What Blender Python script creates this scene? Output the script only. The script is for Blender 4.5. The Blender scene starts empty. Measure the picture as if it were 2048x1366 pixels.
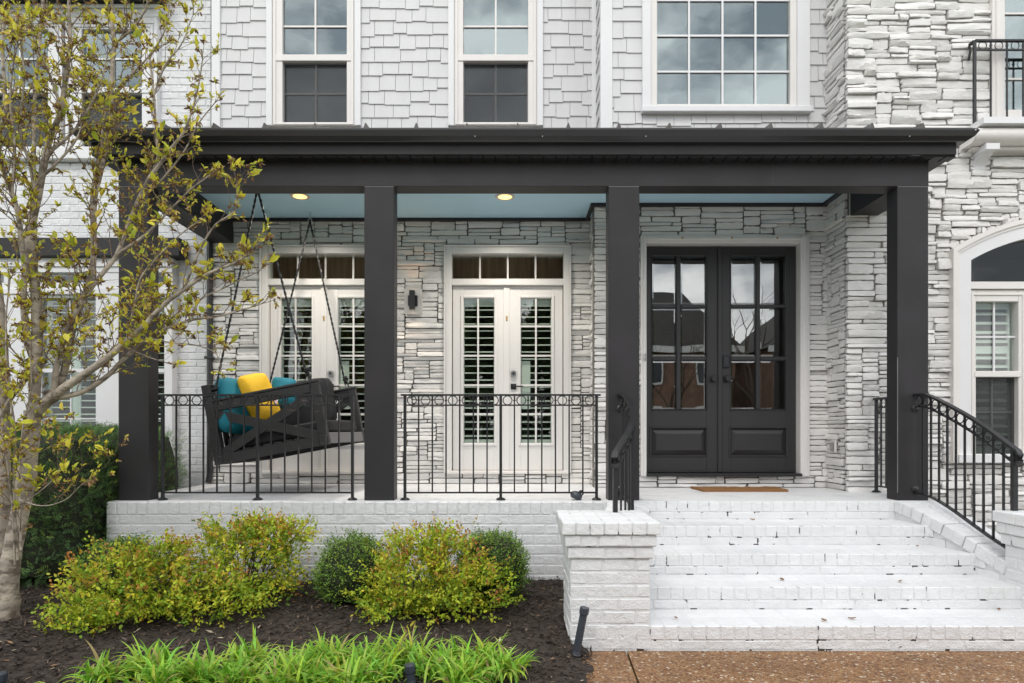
import bpy, math, random
import numpy as np
from mathutils import Matrix, Vector, noise

random.seed(7)
RNG = np.random.default_rng(11)
SC = bpy.context.scene
COL = SC.collection
R = math.radians

# ------------------------------------------------------------------ camera
F = 1300.0                    # focal length in pixels of the 2048 px wide photograph
CZ = 1.40                     # eye height above the walk
HOR = 858.0                   # row of the horizon in the photograph
cam = bpy.data.cameras.new('camera')
cam.sensor_width = 36.0
cam.lens = F / 2048 * 36.0
cam.shift_y = (HOR - 683.0) / 2048.0
cam.clip_start = 0.05
cam.clip_end = 2000
cam_o = bpy.data.objects.new('camera', cam)
COL.objects.link(cam_o)
cam_o.location = (0, 0, CZ)
cam_o.rotation_euler = (R(90), 0, 0)
SC.camera = cam_o

# ------------------------------------------------------------------ sky and sun (bright overcast)
SUN_EL, SUN_AZ = R(48), R(196)      # azimuth clockwise from +Y: behind the camera, a little to the left
world = bpy.data.worlds.new('World')
SC.world = world
world.use_nodes = True
nt = world.node_tree
nt.nodes.clear()
n_out = nt.nodes.new('ShaderNodeOutputWorld')
n_bg = nt.nodes.new('ShaderNodeBackground')
n_sky = nt.nodes.new('ShaderNodeTexSky')
n_sky.sky_type = 'NISHITA'
n_sky.sun_disc = False
n_sky.sun_elevation = SUN_EL
n_sky.sun_rotation = SUN_AZ
n_tc = nt.nodes.new('ShaderNodeTexCoord')
n_map = nt.nodes.new('ShaderNodeMapping')
n_map.inputs['Scale'].default_value = (1.0, 1.0, 1.8)
n_map.inputs['Location'].default_value = (3.1, 1.7, .4)
n_no = nt.nodes.new('ShaderNodeTexNoise')
n_no.inputs['Scale'].default_value = 5.5
n_no.inputs['Detail'].default_value = 7
n_no.inputs['Roughness'].default_value = 0.55
n_rmp = nt.nodes.new('ShaderNodeValToRGB')
n_rmp.color_ramp.elements[0].position = 0.41
n_rmp.color_ramp.elements[0].color = (6.6, 7.3, 8.0, 1)
n_rmp.color_ramp.elements[1].position = 0.60
n_rmp.color_ramp.elements[1].color = (22.5, 22.4, 22.2, 1)
n_mix = nt.nodes.new('ShaderNodeMixRGB')
n_mix.inputs['Fac'].default_value = 0.86
L = nt.links.new
L(n_tc.outputs['Generated'], n_map.inputs['Vector'])
L(n_map.outputs['Vector'], n_no.inputs['Vector'])
L(n_no.outputs['Fac'], n_rmp.inputs['Fac'])
L(n_sky.outputs['Color'], n_mix.inputs['Color1'])
L(n_rmp.outputs['Color'], n_mix.inputs['Color2'])
L(n_mix.outputs['Color'], n_bg.inputs['Color'])
n_bg.inputs['Strength'].default_value = 0.105
L(n_bg.outputs['Background'], n_out.inputs['Surface'])

sun = bpy.data.lights.new('sun', 'SUN')
sun.energy = 0.95
sun.angle = R(22)
sun.color = (1.0, 0.965, 0.91)
sun_o = bpy.data.objects.new('sun', sun)
COL.objects.link(sun_o)
sd = Vector((math.sin(SUN_AZ) * math.cos(SUN_EL), math.cos(SUN_AZ) * math.cos(SUN_EL), math.sin(SUN_EL)))
sun_o.rotation_euler = sd.to_track_quat('Z', 'Y').to_euler()
sun_o.location = sd * 30

vs = SC.view_settings
vs.view_transform = 'Standard'
vs.look = 'None'
vs.exposure = 0.24
vs.gamma = 1.0
vs.use_curve_mapping = False
SC.cycles.use_denoising = True
SC.cycles.max_bounces = 8
SC.cycles.diffuse_bounces = 4
SC.cycles.glossy_bounces = 4
SC.cycles.transparent_max_bounces = 24
SC.cycles.sample_clamp_indirect = 6.0
SC.cycles.caustics_reflective = False
SC.cycles.caustics_refractive = False


def wx(px, Y): return (px - 1024.0) * Y / F
def wz(py, Y): return CZ - (py - HOR) * Y / F


# ------------------------------------------------------------------ materials
MATS = {}


def nodes_of(name):
    m = bpy.data.materials.new(name)
    m.use_nodes = True
    t = m.node_tree
    b = t.nodes['Principled BSDF']
    return m, t, b


def mat(name, col, rough=0.6, var=0.08, vscale=6.0, bump=0.0, bscale=60.0, bdetail=4, metal=0.0, spec=0.5, bump2=0.0, b2scale=8.0,
        dirt=None, dirt_scale=3.0, dirt_lo=0.55, dirt_hi=0.75, aniso=(1, 1, 1)):
    m, t, b = nodes_of(name)
    g = t.nodes.new('ShaderNodeNewGeometry')
    mp = t.nodes.new('ShaderNodeMapping')
    mp.inputs['Scale'].default_value = aniso
    t.links.new(g.outputs['Position'], mp.inputs['Vector'])
    n = t.nodes.new('ShaderNodeTexNoise')
    n.inputs['Scale'].default_value = vscale
    n.inputs['Detail'].default_value = 5
    t.links.new(mp.outputs['Vector'], n.inputs['Vector'])
    r = t.nodes.new('ShaderNodeValToRGB')
    r.color_ramp.elements[0].position = 0.3
    r.color_ramp.elements[1].position = 0.7
    r.color_ramp.elements[0].color = tuple(c * (1 - var) for c in col) + (1,)
    r.color_ramp.elements[1].color = tuple(min(1, c * (1 + var)) for c in col) + (1,)
    t.links.new(n.outputs['Fac'], r.inputs['Fac'])
    out = r.outputs['Color']
    if dirt:
        n2 = t.nodes.new('ShaderNodeTexNoise')
        n2.inputs['Scale'].default_value = dirt_scale
        n2.inputs['Detail'].default_value = 6
        t.links.new(mp.outputs['Vector'], n2.inputs['Vector'])
        r2 = t.nodes.new('ShaderNodeValToRGB')
        r2.color_ramp.elements[0].position = dirt_lo
        r2.color_ramp.elements[1].position = dirt_hi
        r2.color_ramp.elements[0].color = (0, 0, 0, 1)
        r2.color_ramp.elements[1].color = (1, 1, 1, 1)
        t.links.new(n2.outputs['Fac'], r2.inputs['Fac'])
        mx = t.nodes.new('ShaderNodeMixRGB')
        t.links.new(r2.outputs['Color'], mx.inputs['Fac'])
        t.links.new(out, mx.inputs['Color1'])
        mx.inputs['Color2'].default_value = tuple(dirt) + (1,)
        out = mx.outputs['Color']
    t.links.new(out, b.inputs['Base Color'])
    b.inputs['Roughness'].default_value = rough
    b.inputs['Metallic'].default_value = metal
    b.inputs['Specular IOR Level'].default_value = spec
    prev = None
    for st, scl in ((bump, bscale), (bump2, b2scale)):
        if st:
            nb = t.nodes.new('ShaderNodeTexNoise')
            nb.inputs['Scale'].default_value = scl
            nb.inputs['Detail'].default_value = bdetail
            t.links.new(mp.outputs['Vector'], nb.inputs['Vector'])
            bp = t.nodes.new('ShaderNodeBump')
            bp.inputs['Strength'].default_value = st
            bp.inputs['Distance'].default_value = 0.01
            t.links.new(nb.outputs['Fac'], bp.inputs['Height'])
            if prev:
                t.links.new(prev, bp.inputs['Normal'])
            prev = bp.outputs['Normal']
    if prev:
        t.links.new(prev, b.inputs['Normal'])
    MATS[name] = m
    return m


mat('white_brick', (.69, .692, .70), .62, .05, 5, .5, 90, 6, bump2=.85, b2scale=24)
mat('white_mortar', (.66, .665, .675), .7, .05, 5, .5, 80)
mat('worn_mortar', (.66, .66, .66), .7, .05, 5, .4, 80, dirt=(.045, .035, .028), dirt_scale=13, dirt_lo=.612, dirt_hi=.624)
mat('white_stone', (.71, .695, .675), .66, .08, 4, .45, 55, 6, bump2=.7, b2scale=16, aniso=(.6, .6, 1.5))
mat('gap_shade_dark', (.15, .145, .135), .8, .2, 8, .5, 40)  # shadow in the gaps between porch stones, painted in as dark grey
mat('gap_shade_pale', (.42, .41, .39), .8, .2, 8, .5, 40)  # paler copy of that gap shadow for walls outside the porch
mat('white_shingle', (.60, .595, .60), .55, .03, 3, .18, 120, 3, aniso=(3, 3, .25))
mat('shingle_back', (.45, .45, .46), .7)
mat('white_trim', (.71, .705, .715), .42, .02, 3, .03, 40)
mat('cream_trim', (.72, .69, .665), .40, .02, 3, .03, 40)
mat('door_white', (.70, .685, .67), .38, .02, 3, .04, 30)
mat('black_paint', (.024, .0225, .0237), .5, .10, 3, .10, 160, 3, spec=.32, dirt=(.030, .027, .030), dirt_scale=2.2, dirt_lo=.5, dirt_hi=.7)
mat('black_door', (.026, .025, .027), .4, .06, 3, .08, 90, 3, aniso=(1, 1, .3))
mat('gutter_black', (.029, .028, .030), .30, .06, 2)
mat('iron', (.014, .014, .016), .36, .2, 30, .12, 120)
mat('roof_metal', (.075, .068, .062), .42, .1, 4)
mat('porch_floor', (.68, .68, .69), .75, .05, 30, .3, 220, 4, dirt=(.52, .525, .54), dirt_scale=5, dirt_lo=.5, dirt_hi=.8)
mat('swing_wood', (.024, .023, .024), .5, .15, 6, .12, 60, aniso=(1, 1, 6), dirt=(.13, .09, .08), dirt_scale=9, dirt_lo=.66, dirt_hi=.72)
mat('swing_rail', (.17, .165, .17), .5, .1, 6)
mat('rope', (.014, .014, .016), .55, .2, 40)
mat('black_fabric', (.018, .018, .020), .85, .15, 25, .3, 300)
mat('teal_fabric', (.0, .155, .215), .75, .08, 12, .25, 320)
mat('yellow_fabric', (.80, .47, .015), .75, .06, 12, .25, 320)
mat('paper_tag', (.75, .68, .68), .6, .2, 60, dirt=(.6, .15, .2), dirt_scale=50, dirt_lo=.55, dirt_hi=.6)
mat('coir', (.27, .13, .045), .95, .3, 120, .8, 260)
mat('steel', (.45, .45, .46), .3, .1, 20, metal=1)
mat('brass', (.65, .42, .12), .35, .1, 20, metal=1)
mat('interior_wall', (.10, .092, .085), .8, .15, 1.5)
mat('interior_curtain', (.42, .27, .19), .8, .35, 4, aniso=(6, 1, .3))
mat('shutter_white', (.60, .64, .60), .5, .04, 4)
mat('fixture_black', (.018, .018, .021), .35, .1, 20)
mat('fixture_slate', (.035, .042, .055), .4, .15, 20)
mat('plate_white', (.60, .58, .56), .5, .04, 4)
mat('bark', (.36, .31, .25), .85, .35, 7, .7, 60, 6, bump2=.9, b2scale=16, dirt=(.16, .13, .10), dirt_scale=11, dirt_lo=.5, dirt_hi=.62, aniso=(1, 1, 1.8))
mat('twig', (.16, .115, .085), .85, .3, 20, .3, 60)
mat('stem_brown', (.075, .05, .035), .9, .3, 20)
mat('mulch_base', (.034, .024, .018), .95, .4, 20, .9, 60, 6)
mat('lawn', (.10, .14, .05), .95, .3, 1.5)
mat('concrete', (.42, .41, .39), .85, .1, 2)
mat('road', (.20, .20, .205), .9, .15, 3)
mat('red_brick', (.21, .125, .09), .85, .3, 2.5, .3, 30)
mat('roof_shingle', (.055, .05, .048), .9, .25, 4)
mat('far_white', (.72, .72, .72), .6, .03)
mat('far_glass', (.03, .035, .045), .08, .1)
mat('wood_fill', (.4, .25, .1), .8)

# exposed aggregate
m, t, b = nodes_of('aggregate')
g = t.nodes.new('ShaderNodeNewGeometry')
vo = t.nodes.new('ShaderNodeTexVoronoi'); vo.inputs['Scale'].default_value = 78
t.links.new(g.outputs['Position'], vo.inputs['Vector'])
sep = t.nodes.new('ShaderNodeSeparateColor')
t.links.new(vo.outputs['Color'], sep.inputs['Color'])
rp = t.nodes.new('ShaderNodeValToRGB')
els = rp.color_ramp.elements
els[0].position = 0; els[0].color = (.10, .045, .018, 1)
els[1].position = 1; els[1].color = (.72, .62, .48, 1)
for p_, c_ in ((.25, (.20, .09, .032)), (.5, (.30, .155, .06)), (.72, (.22, .12, .06)), (.86, (.36, .23, .12)), (.94, (.17, .08, .04))):
    e = els.new(p_); e.color = c_ + (1,)
t.links.new(sep.outputs['Red'], rp.inputs['Fac'])
n2 = t.nodes.new('ShaderNodeTexNoise'); n2.inputs['Scale'].default_value = 3; n2.inputs['Detail'].default_value = 5
t.links.new(g.outputs['Position'], n2.inputs['Vector'])
mx = t.nodes.new('ShaderNodeMixRGB'); mx.blend_type = 'MULTIPLY'; mx.inputs['Fac'].default_value = .6
r3 = t.nodes.new('ShaderNodeValToRGB')
r3.color_ramp.elements[0].position = .3; r3.color_ramp.elements[0].color = (.55, .52, .5, 1)
r3.color_ramp.elements[1].position = .65; r3.color_ramp.elements[1].color = (1, 1, 1, 1)
t.links.new(n2.outputs['Fac'], r3.inputs['Fac'])
t.links.new(rp.outputs['Color'], mx.inputs['Color1']); t.links.new(r3.outputs['Color'], mx.inputs['Color2'])
t.links.new(mx.outputs['Color'], b.inputs['Base Color'])
b.inputs['Roughness'].default_value = .55
bp = t.nodes.new('ShaderNodeBump'); bp.inputs['Strength'].default_value = .9; bp.inputs['Distance'].default_value = .004; bp.invert = True
t.links.new(vo.outputs['Distance'], bp.inputs['Height']); t.links.new(bp.outputs['Normal'], b.inputs['Normal'])
MATS['aggregate'] = m

# blue porch ceiling with fine tongue-and-groove lines
m, t, b = nodes_of('ceiling_blue')
g = t.nodes.new('ShaderNodeNewGeometry')
sx = t.nodes.new('ShaderNodeSeparateXYZ'); t.links.new(g.outputs['Position'], sx.inputs['Vector'])
ma = t.nodes.new('ShaderNodeMath'); ma.operation = 'MULTIPLY'; ma.inputs[1].default_value = 1 / .085
t.links.new(sx.outputs['Y'], ma.inputs[0])
fr = t.nodes.new('ShaderNodeMath'); fr.operation = 'FRACT'; t.links.new(ma.outputs[0], fr.inputs[0])
rr = t.nodes.new('ShaderNodeValToRGB')
rr.color_ramp.elements[0].position = 0; rr.color_ramp.elements[0].color = (0, 0, 0, 1)
rr.color_ramp.elements[1].position = .07; rr.color_ramp.elements[1].color = (1, 1, 1, 1)
t.links.new(fr.outputs[0], rr.inputs['Fac'])
bp = t.nodes.new('ShaderNodeBump'); bp.inputs['Strength'].default_value = .6; bp.inputs['Distance'].default_value = .004
t.links.new(rr.outputs['Color'], bp.inputs['Height']); t.links.new(bp.outputs['Normal'], b.inputs['Normal'])
b.inputs['Base Color'].default_value = (.50, .74, .89, 1)
b.inputs['Roughness'].default_value = .5
MATS['ceiling_blue'] = m


def glass(name, f0, tint, wav=.0, gcol=(1, 1, 1)):
    m = bpy.data.materials.new(name); m.use_nodes = True
    t = m.node_tree; t.nodes.clear()
    o = t.nodes.new('ShaderNodeOutputMaterial')
    tr = t.nodes.new('ShaderNodeBsdfTransparent'); tr.inputs['Color'].default_value = tint + (1,)
    gl = t.nodes.new('ShaderNodeBsdfGlossy'); gl.inputs['Roughness'].default_value = .0
    gl.inputs['Color'].default_value = gcol + (1,)
    gm = t.nodes.new('ShaderNodeNewGeometry')
    dt = t.nodes.new('ShaderNodeVectorMath'); dt.operation = 'DOT_PRODUCT'
    t.links.new(gm.outputs['Incoming'], dt.inputs[0]); t.links.new(gm.outputs['Normal'], dt.inputs[1])
    ab = t.nodes.new('ShaderNodeMath'); ab.operation = 'ABSOLUTE'; t.links.new(dt.outputs['Value'], ab.inputs[0])
    iv = t.nodes.new('ShaderNodeMath'); iv.operation = 'SUBTRACT'; iv.inputs[0].default_value = 1; t.links.new(ab.outputs[0], iv.inputs[1])
    pw_ = t.nodes.new('ShaderNodeMath'); pw_.operation = 'POWER'; pw_.inputs[1].default_value = 5; t.links.new(iv.outputs[0], pw_.inputs[0])
    fz = t.nodes.new('ShaderNodeMath'); fz.operation = 'MULTIPLY_ADD'; fz.inputs[1].default_value = 1 - f0; fz.inputs[2].default_value = f0; t.links.new(pw_.outputs[0], fz.inputs[0])
    mx = t.nodes.new('ShaderNodeMixShader')
    if wav:
        g = t.nodes.new('ShaderNodeNewGeometry')
        n = t.nodes.new('ShaderNodeTexNoise'); n.inputs['Scale'].default_value = 2.2; n.inputs['Detail'].default_value = 1
        t.links.new(g.outputs['Position'], n.inputs['Vector'])
        bp = t.nodes.new('ShaderNodeBump'); bp.inputs['Strength'].default_value = wav; bp.inputs['Distance'].default_value = .02
        t.links.new(n.outputs['Fac'], bp.inputs['Height'])
        t.links.new(bp.outputs['Normal'], gl.inputs['Normal'])
    t.links.new(fz.outputs[0], mx.inputs['Fac'])
    t.links.new(tr.outputs['BSDF'], mx.inputs[1]); t.links.new(gl.outputs['BSDF'], mx.inputs[2])
    t.links.new(mx.outputs['Shader'], o.inputs['Surface'])
    MATS[name] = m


glass('glass', .055, (.95, .98, .96), .10)
glass('glass_upper', .17, (.72, .80, .82), .12, (.90, .97, .97))
glass('glass_door', .18, (.80, .82, .80), .05)
glass('glass_transom', .05, (.9, .93, .9), .1)

# insect screen: a dark, finely woven veil in front of the lower sashes
m, t, b = nodes_of('insect_screen')
b.inputs['Base Color'].default_value = (.02, .022, .026, 1)
b.inputs['Roughness'].default_value = .6
b.inputs['Alpha'].default_value = .42
MATS['insect_screen'] = m


def emit(name, col, st):
    m, t, b = nodes_of(name)
    b.inputs['Base Color'].default_value = (.8, .8, .8, 1)
    b.inputs['Emission Color'].default_value = col + (1,)
    b.inputs['Emission Strength'].default_value = st
    MATS[name] = m


emit('lamp_warm', (1.0, .60, .16), 1.7)
emit('lamp_amber', (1.0, .55, .22), 3.0)


def leafmat(name, rough=.5, trans=.35):
    m, t, b = nodes_of(name)
    a = t.nodes.new('ShaderNodeAttribute'); a.attribute_name = 'Col'
    t.links.new(a.outputs['Color'], b.inputs['Base Color'])
    b.inputs['Roughness'].default_value = rough
    b.inputs['Specular IOR Level'].default_value = .35
    tl = t.nodes.new('ShaderNodeBsdfTranslucent')
    t.links.new(a.outputs['Color'], tl.inputs['Color'])
    mx = t.nodes.new('ShaderNodeMixShader'); mx.inputs['Fac'].default_value = trans
    o = t.nodes['Material Output']
    t.links.new(b.outputs['BSDF'], mx.inputs[1]); t.links.new(tl.outputs['BSDF'], mx.inputs[2])
    t.links.new(mx.outputs['Shader'], o.inputs['Surface'])
    MATS[name] = m


leafmat('leaf', .5, .38)
leafmat('leaf_dark', .5, .15)
leafmat('chips', .95, .0)


# ------------------------------------------------------------------ mesh helpers
class MB:
    def __init__(s):
        s.v = []; s.f = []

    def add(s, vs_, fs):
        o = len(s.v)
        s.v.extend([tuple(p) for p in vs_])
        s.f.extend([tuple(i + o for i in q) for q in fs])
        return s

    def box(s, x0, x1, y0, y1, z0, z1):
        return s.add([(x0, y0, z0), (x1, y0, z0), (x1, y1, z0), (x0, y1, z0), (x0, y0, z1), (x1, y0, z1), (x1, y1, z1), (x0, y1, z1)],
                     [(0, 3, 2, 1), (4, 5, 6, 7), (0, 1, 5, 4), (1, 2, 6, 5), (2, 3, 7, 6), (3, 0, 4, 7)])

    def cbox(s, x0, x1, y0, y1, z0, z1, c=.004):
        """box with chamfered edges"""
        c = min(c, (x1 - x0) * .45, (y1 - y0) * .45, (z1 - z0) * .45)
        X = (x0, x1); Y = (y0, y1); Z = (z0, z1)
        vs_ = []; idx = {}
        for i in (0, 1):
            for j in (0, 1):
                for k in (0, 1):
                    dx, dy, dz = (c, -c)[i], (c, -c)[j], (c, -c)[k]
                    idx[i, j, k, 0] = len(vs_); vs_.append((X[i], Y[j] + dy, Z[k] + dz))
                    idx[i, j, k, 1] = len(vs_); vs_.append((X[i] + dx, Y[j], Z[k] + dz))
                    idx[i, j, k, 2] = len(vs_); vs_.append((X[i] + dx, Y[j] + dy, Z[k]))
        fs = []
        q = lambda *a: fs.append(a)
        for i in (0, 1):
            q(*[idx[i, j, k, 0] for j, k in ((0, 0), (1, 0), (1, 1), (0, 1))])
            q(*[idx[j, i, k, 1] for j, k in ((0, 0), (1, 0), (1, 1), (0, 1))])
            q(*[idx[j, k, i, 2] for j, k in ((0, 0), (1, 0), (1, 1), (0, 1))])
        for i in (0, 1):
            for j in (0, 1):
                q(idx[i, j, 0, 0], idx[i, j, 1, 0], idx[i, j, 1, 1], idx[i, j, 0, 1])
                q(idx[i, 0, j, 0], idx[i, 1, j, 0], idx[i, 1, j, 2], idx[i, 0, j, 2])
                q(idx[0, i, j, 1], idx[1, i, j, 1], idx[1, i, j, 2], idx[0, i, j, 2])
                for k in (0, 1):
                    q(idx[i, j, k, 0], idx[i, j, k, 1], idx[i, j, k, 2])
        return s.add(vs_, fs)

    def frame(s, x0, x1, z0, z1, wl, wr, wt, wb, y0, y1, c=.0):
        B = s.cbox if c else s.box
        k = (c,) if c else ()
        B(x0, x0 + wl, y0, y1, z0, z1, *k); B(x1 - wr, x1, y0, y1, z0, z1, *k)
        if wt: B(x0 + wl, x1 - wr, y0 + .0015, y1, z1 - wt, z1, *k)
        if wb: B(x0 + wl, x1 - wr, y0 + .0015, y1, z0, z0 + wb, *k)
        return s

    def ringtorus(s, c, Rr, r, u=(1, 0, 0), w=(0, 0, 1), n=18, m_=6):
        c = Vector(c); u = Vector(u); w = Vector(w); nn = u.cross(w)
        vs_ = []
        for i in range(n):
            a = 2 * math.pi * i / n
            d = u * math.cos(a) + w * math.sin(a)
            for j in range(m_):
                b_ = 2 * math.pi * j / m_
                vs_.append(c + d * (Rr + r * math.cos(b_)) + nn * (r * math.sin(b_)))
        fs = [(i * m_ + j, ((i + 1) % n) * m_ + j, ((i + 1) % n) * m_ + (j + 1) % m_, i * m_ + (j + 1) % m_) for i in range(n) for j in range(m_)]
        return s.add(vs_, fs)

    def tube(s, pts, rad, n=8, cap=True):
        pts = [Vector(p) for p in pts]
        if not hasattr(rad, '__len__'): rad = [rad] * len(pts)
        vs_ = []
        up = Vector((0, 0, 1))
        prev = None
        for i, p in enumerate(pts):
            d = (pts[min(i + 1, len(pts) - 1)] - pts[max(i - 1, 0)])
            if d.length < 1e-9: d = Vector((0, 0, 1))
            d.normalize()
            if prev is None:
                a = d.cross(up if abs(d.z) < .9 else Vector((1, 0, 0))).normalized()
            else:
                a = (prev - d * prev.dot(d))
                a = a.normalized() if a.length > 1e-6 else d.orthogonal().normalized()
            prev = a
            b_ = d.cross(a)
            for j in range(n):
                t_ = 2 * math.pi * j / n
                vs_.append(p + (a * math.cos(t_) + b_ * math.sin(t_)) * rad[i])
        fs = []
        for i in range(len(pts) - 1):
            for j in range(n):
                fs.append((i * n + j, i * n + (j + 1) % n, (i + 1) * n + (j + 1) % n, (i + 1) * n + j))
        if cap:
            fs.append(tuple(range(n - 1, -1, -1))); fs.append(tuple((len(pts) - 1) * n + j for j in range(n)))
        return s.add(vs_, fs)

    def bar(s, pts, w, h):
        """rectangular bar swept along pts, w across (horizontal), h vertical"""
        pts = [Vector(p) for p in pts]
        vs_ = []
        for i, p in enumerate(pts):
            d = (pts[min(i + 1, len(pts) - 1)] - pts[max(i - 1, 0)]).normalized()
            a = Vector((d.y, -d.x, 0))
            a = a.normalized() if a.length > 1e-6 else Vector((1, 0, 0))
            u = a.cross(d).normalized()
            if u.z < 0: u = -u
            for sx_, sz_ in ((-1, -1), (1, -1), (1, 1), (-1, 1)):
                vs_.append(p + a * (sx_ * w / 2) + u * (sz_ * h / 2))
        fs = []
        for i in range(len(pts) - 1):
            for j in range(4):
                fs.append((i * 4 + j, i * 4 + (j + 1) % 4, (i + 1) * 4 + (j + 1) % 4, (i + 1) * 4 + j))
        k = (len(pts) - 1) * 4
        fs.append((3, 2, 1, 0)); fs.append((k, k + 1, k + 2, k + 3))
        return s.add(vs_, fs)

    def lathe(s, c, prof, n=20):
        vs_ = []
        for r, z in prof:
            for j in range(n):
                a = 2 * math.pi * j / n
                vs_.append((c[0] + r * math.cos(a), c[1] + r * math.sin(a), c[2] + z))
        fs = []
        for i in range(len(prof) - 1):
            for j in range(n):
                fs.append((i * n + j, i * n + (j + 1) % n, (i + 1) * n + (j + 1) % n, (i + 1) * n + j))
        fs.append(tuple(range(n - 1, -1, -1))); fs.append(tuple((len(prof) - 1) * n + j for j in range(n)))
        return s.add(vs_, fs)

    def extrude_x(s, prof, x0, x1):
        """closed profile of (y, z) swept along X"""
        n = len(prof)
        vs_ = [(x0, y, z) for y, z in prof] + [(x1, y, z) for y, z in prof]
        fs = [(i, (i + 1) % n, n + (i + 1) % n, n + i) for i in range(n)]
        fs.append(tuple(range(n - 1, -1, -1))); fs.append(tuple(range(n, 2 * n)))
        return s.add(vs_, fs)

    def mesh(s, name, smooth=False):
        me = bpy.data.meshes.new(name)
        me.from_pydata(s.v, [], s.f)
        if smooth:
            me.polygons.foreach_set('use_smooth', [True] * len(me.polygons))
        me.update()
        return me


def smooth_by_angle(me, ang=40):
    me.polygons.foreach_set('use_smooth', [True] * len(me.polygons))
    try:
        me.set_sharp_from_angle(angle=R(ang))
    except Exception:
        pass


WM = {}


def link(o, parent=None, M=None):
    COL.objects.link(o)
    M = M or Matrix.Identity(4)
    if parent is not None:
        o.parent = parent
        o.matrix_parent_inverse = WM[parent.name].inverted()
    o.matrix_basis = M
    WM[o.name] = M
    return o


def obj(name, mb, material, parent=None, M=None, smooth=None, label=None):
    me = mb.mesh(name) if isinstance(mb, MB) else mb
    if smooth: smooth_by_angle(me, smooth)
    if not me.materials: me.materials.append(MATS[material])
    o = bpy.data.objects.new(name, me)
    if label: o['label'] = label
    return link(o, parent, M)


def thing(name, label, cat, loc=(0, 0, 0), group=None, M=None):
    o = bpy.data.objects.new(name, None)
    o.empty_display_size = .1
    o['label'] = label; o['category'] = cat
    if group: o['group'] = group
    return link(o, None, M or Matrix.Translation(loc))


def part(name, parent):
    return link(bpy.data.objects.new(name, None), parent)


def tag(o, label, cat, group=None):
    o['label'] = label; o['category'] = cat
    if group: o['group'] = group
    return o


def struct(name, mb, material):
    o = obj(name, mb, material); o['kind'] = 'structure'; return o


# ------------------------------------------------------------------ repeated pieces
BRICK_CACHE = {}


def brick_mesh(l, d, h, var, material, flat=False):
    k = (round(l, 3), round(d, 3), round(h, 3), var, material)
    if k not in BRICK_CACHE:
        rr_ = random.Random(hash((round(l, 3), var)) & 0xffff)
        mb = MB().cbox(-l / 2, l / 2, 0, d, -h / 2, h / 2, .006)
        mb.v = [(x + rr_.uniform(-.0018, .0018), y + rr_.uniform(-.0022, .0022), z + rr_.uniform(-.0018, .0018)) for x, y, z in mb.v]
        me = mb.mesh('brick'); me.materials.append(MATS[material])
        BRICK_CACHE[k] = me
    return BRICK_CACHE[k]


def brick(parent, x, y, z, l, d, h, rotz=0, material='white_brick', rotx=0, M=None, name='brick'):
    me = brick_mesh(l, d, h, random.randrange(5), material)
    o = bpy.data.objects.new(name, me)
    if M is None:
        M = Matrix.Translation((x, y + random.uniform(-.0015, .0015), z)) @ Matrix.Rotation(rotz, 4, 'Z') @ Matrix.Rotation(rotx + random.uniform(-.004, .004), 4, 'Y')
    return link(o, parent, M)


STONES = []


def make_stones(n=18):
    for k in range(n):
        r_ = random.Random(100 + k)
        NX, NZ = 6, 4
        vs_ = []; fs = []
        tilt = r_.uniform(-.10, .10)
        tx = r_.uniform(-.16, .16); tz = r_.uniform(-.18, .18)
        cl = r_.choice((0, 0, 0, r_.uniform(-.18, .18)))
        for j in range(NZ):
            for i in range(NX):
                u = i / (NX - 1) - .5; v = j / (NZ - 1) - .5
                ed_u = abs(u) > .49; ed_v = abs(v) > .49
                uu = u; vv = v
                if ed_v:
                    vv += r_.uniform(-.075, .03) * (1 if v > 0 else -1)
                else:
                    vv += r_.uniform(-.05, .05)
                if ed_u:
                    uu += r_.uniform(-.03, .008) * (1 if u > 0 else -1)
                else:
                    uu += r_.uniform(-.05, .05)
                if ed_u and ed_v:
                    uu *= r_.uniform(.955, .995); vv *= r_.uniform(.84, .98)
                dpt = 1.0 + tx * u * 2 + tz * v * 2 + r_.uniform(-.07, .07) + (cl if (u + v * .4) > .12 else 0)
                if ed_u or ed_v: dpt -= r_.uniform(.02, .13)
                vv += tilt * u * .35
                vs_.append((uu, -dpt, vv))
        for j in range(NZ - 1):
            for i in range(NX - 1):
                a = j * NX + i
                fs.append((a, a + 1, a + NX + 1, a + NX))
        rim = [i for i in range(NX)] + [j * NX + NX - 1 for j in range(1, NZ)] + [(NZ - 1) * NX + i for i in range(NX - 2, -1, -1)] + [j * NX for j in range(NZ - 2, 0, -1)]
        base = len(vs_)
        for i in rim:
            x, y, z = vs_[i]; vs_.append((x * .97, 0, z * .93))
        n_ = len(rim)
        for q in range(n_):
            fs.append((rim[q], base + q, base + (q + 1) % n_, rim[(q + 1) % n_]))
        mb = MB(); mb.add(vs_, fs)
        me = mb.mesh('stone')
        smooth_by_angle(me, 25)
        me.materials.append(MATS['white_stone'])
        STONES.append(me)


make_stones()


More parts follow.
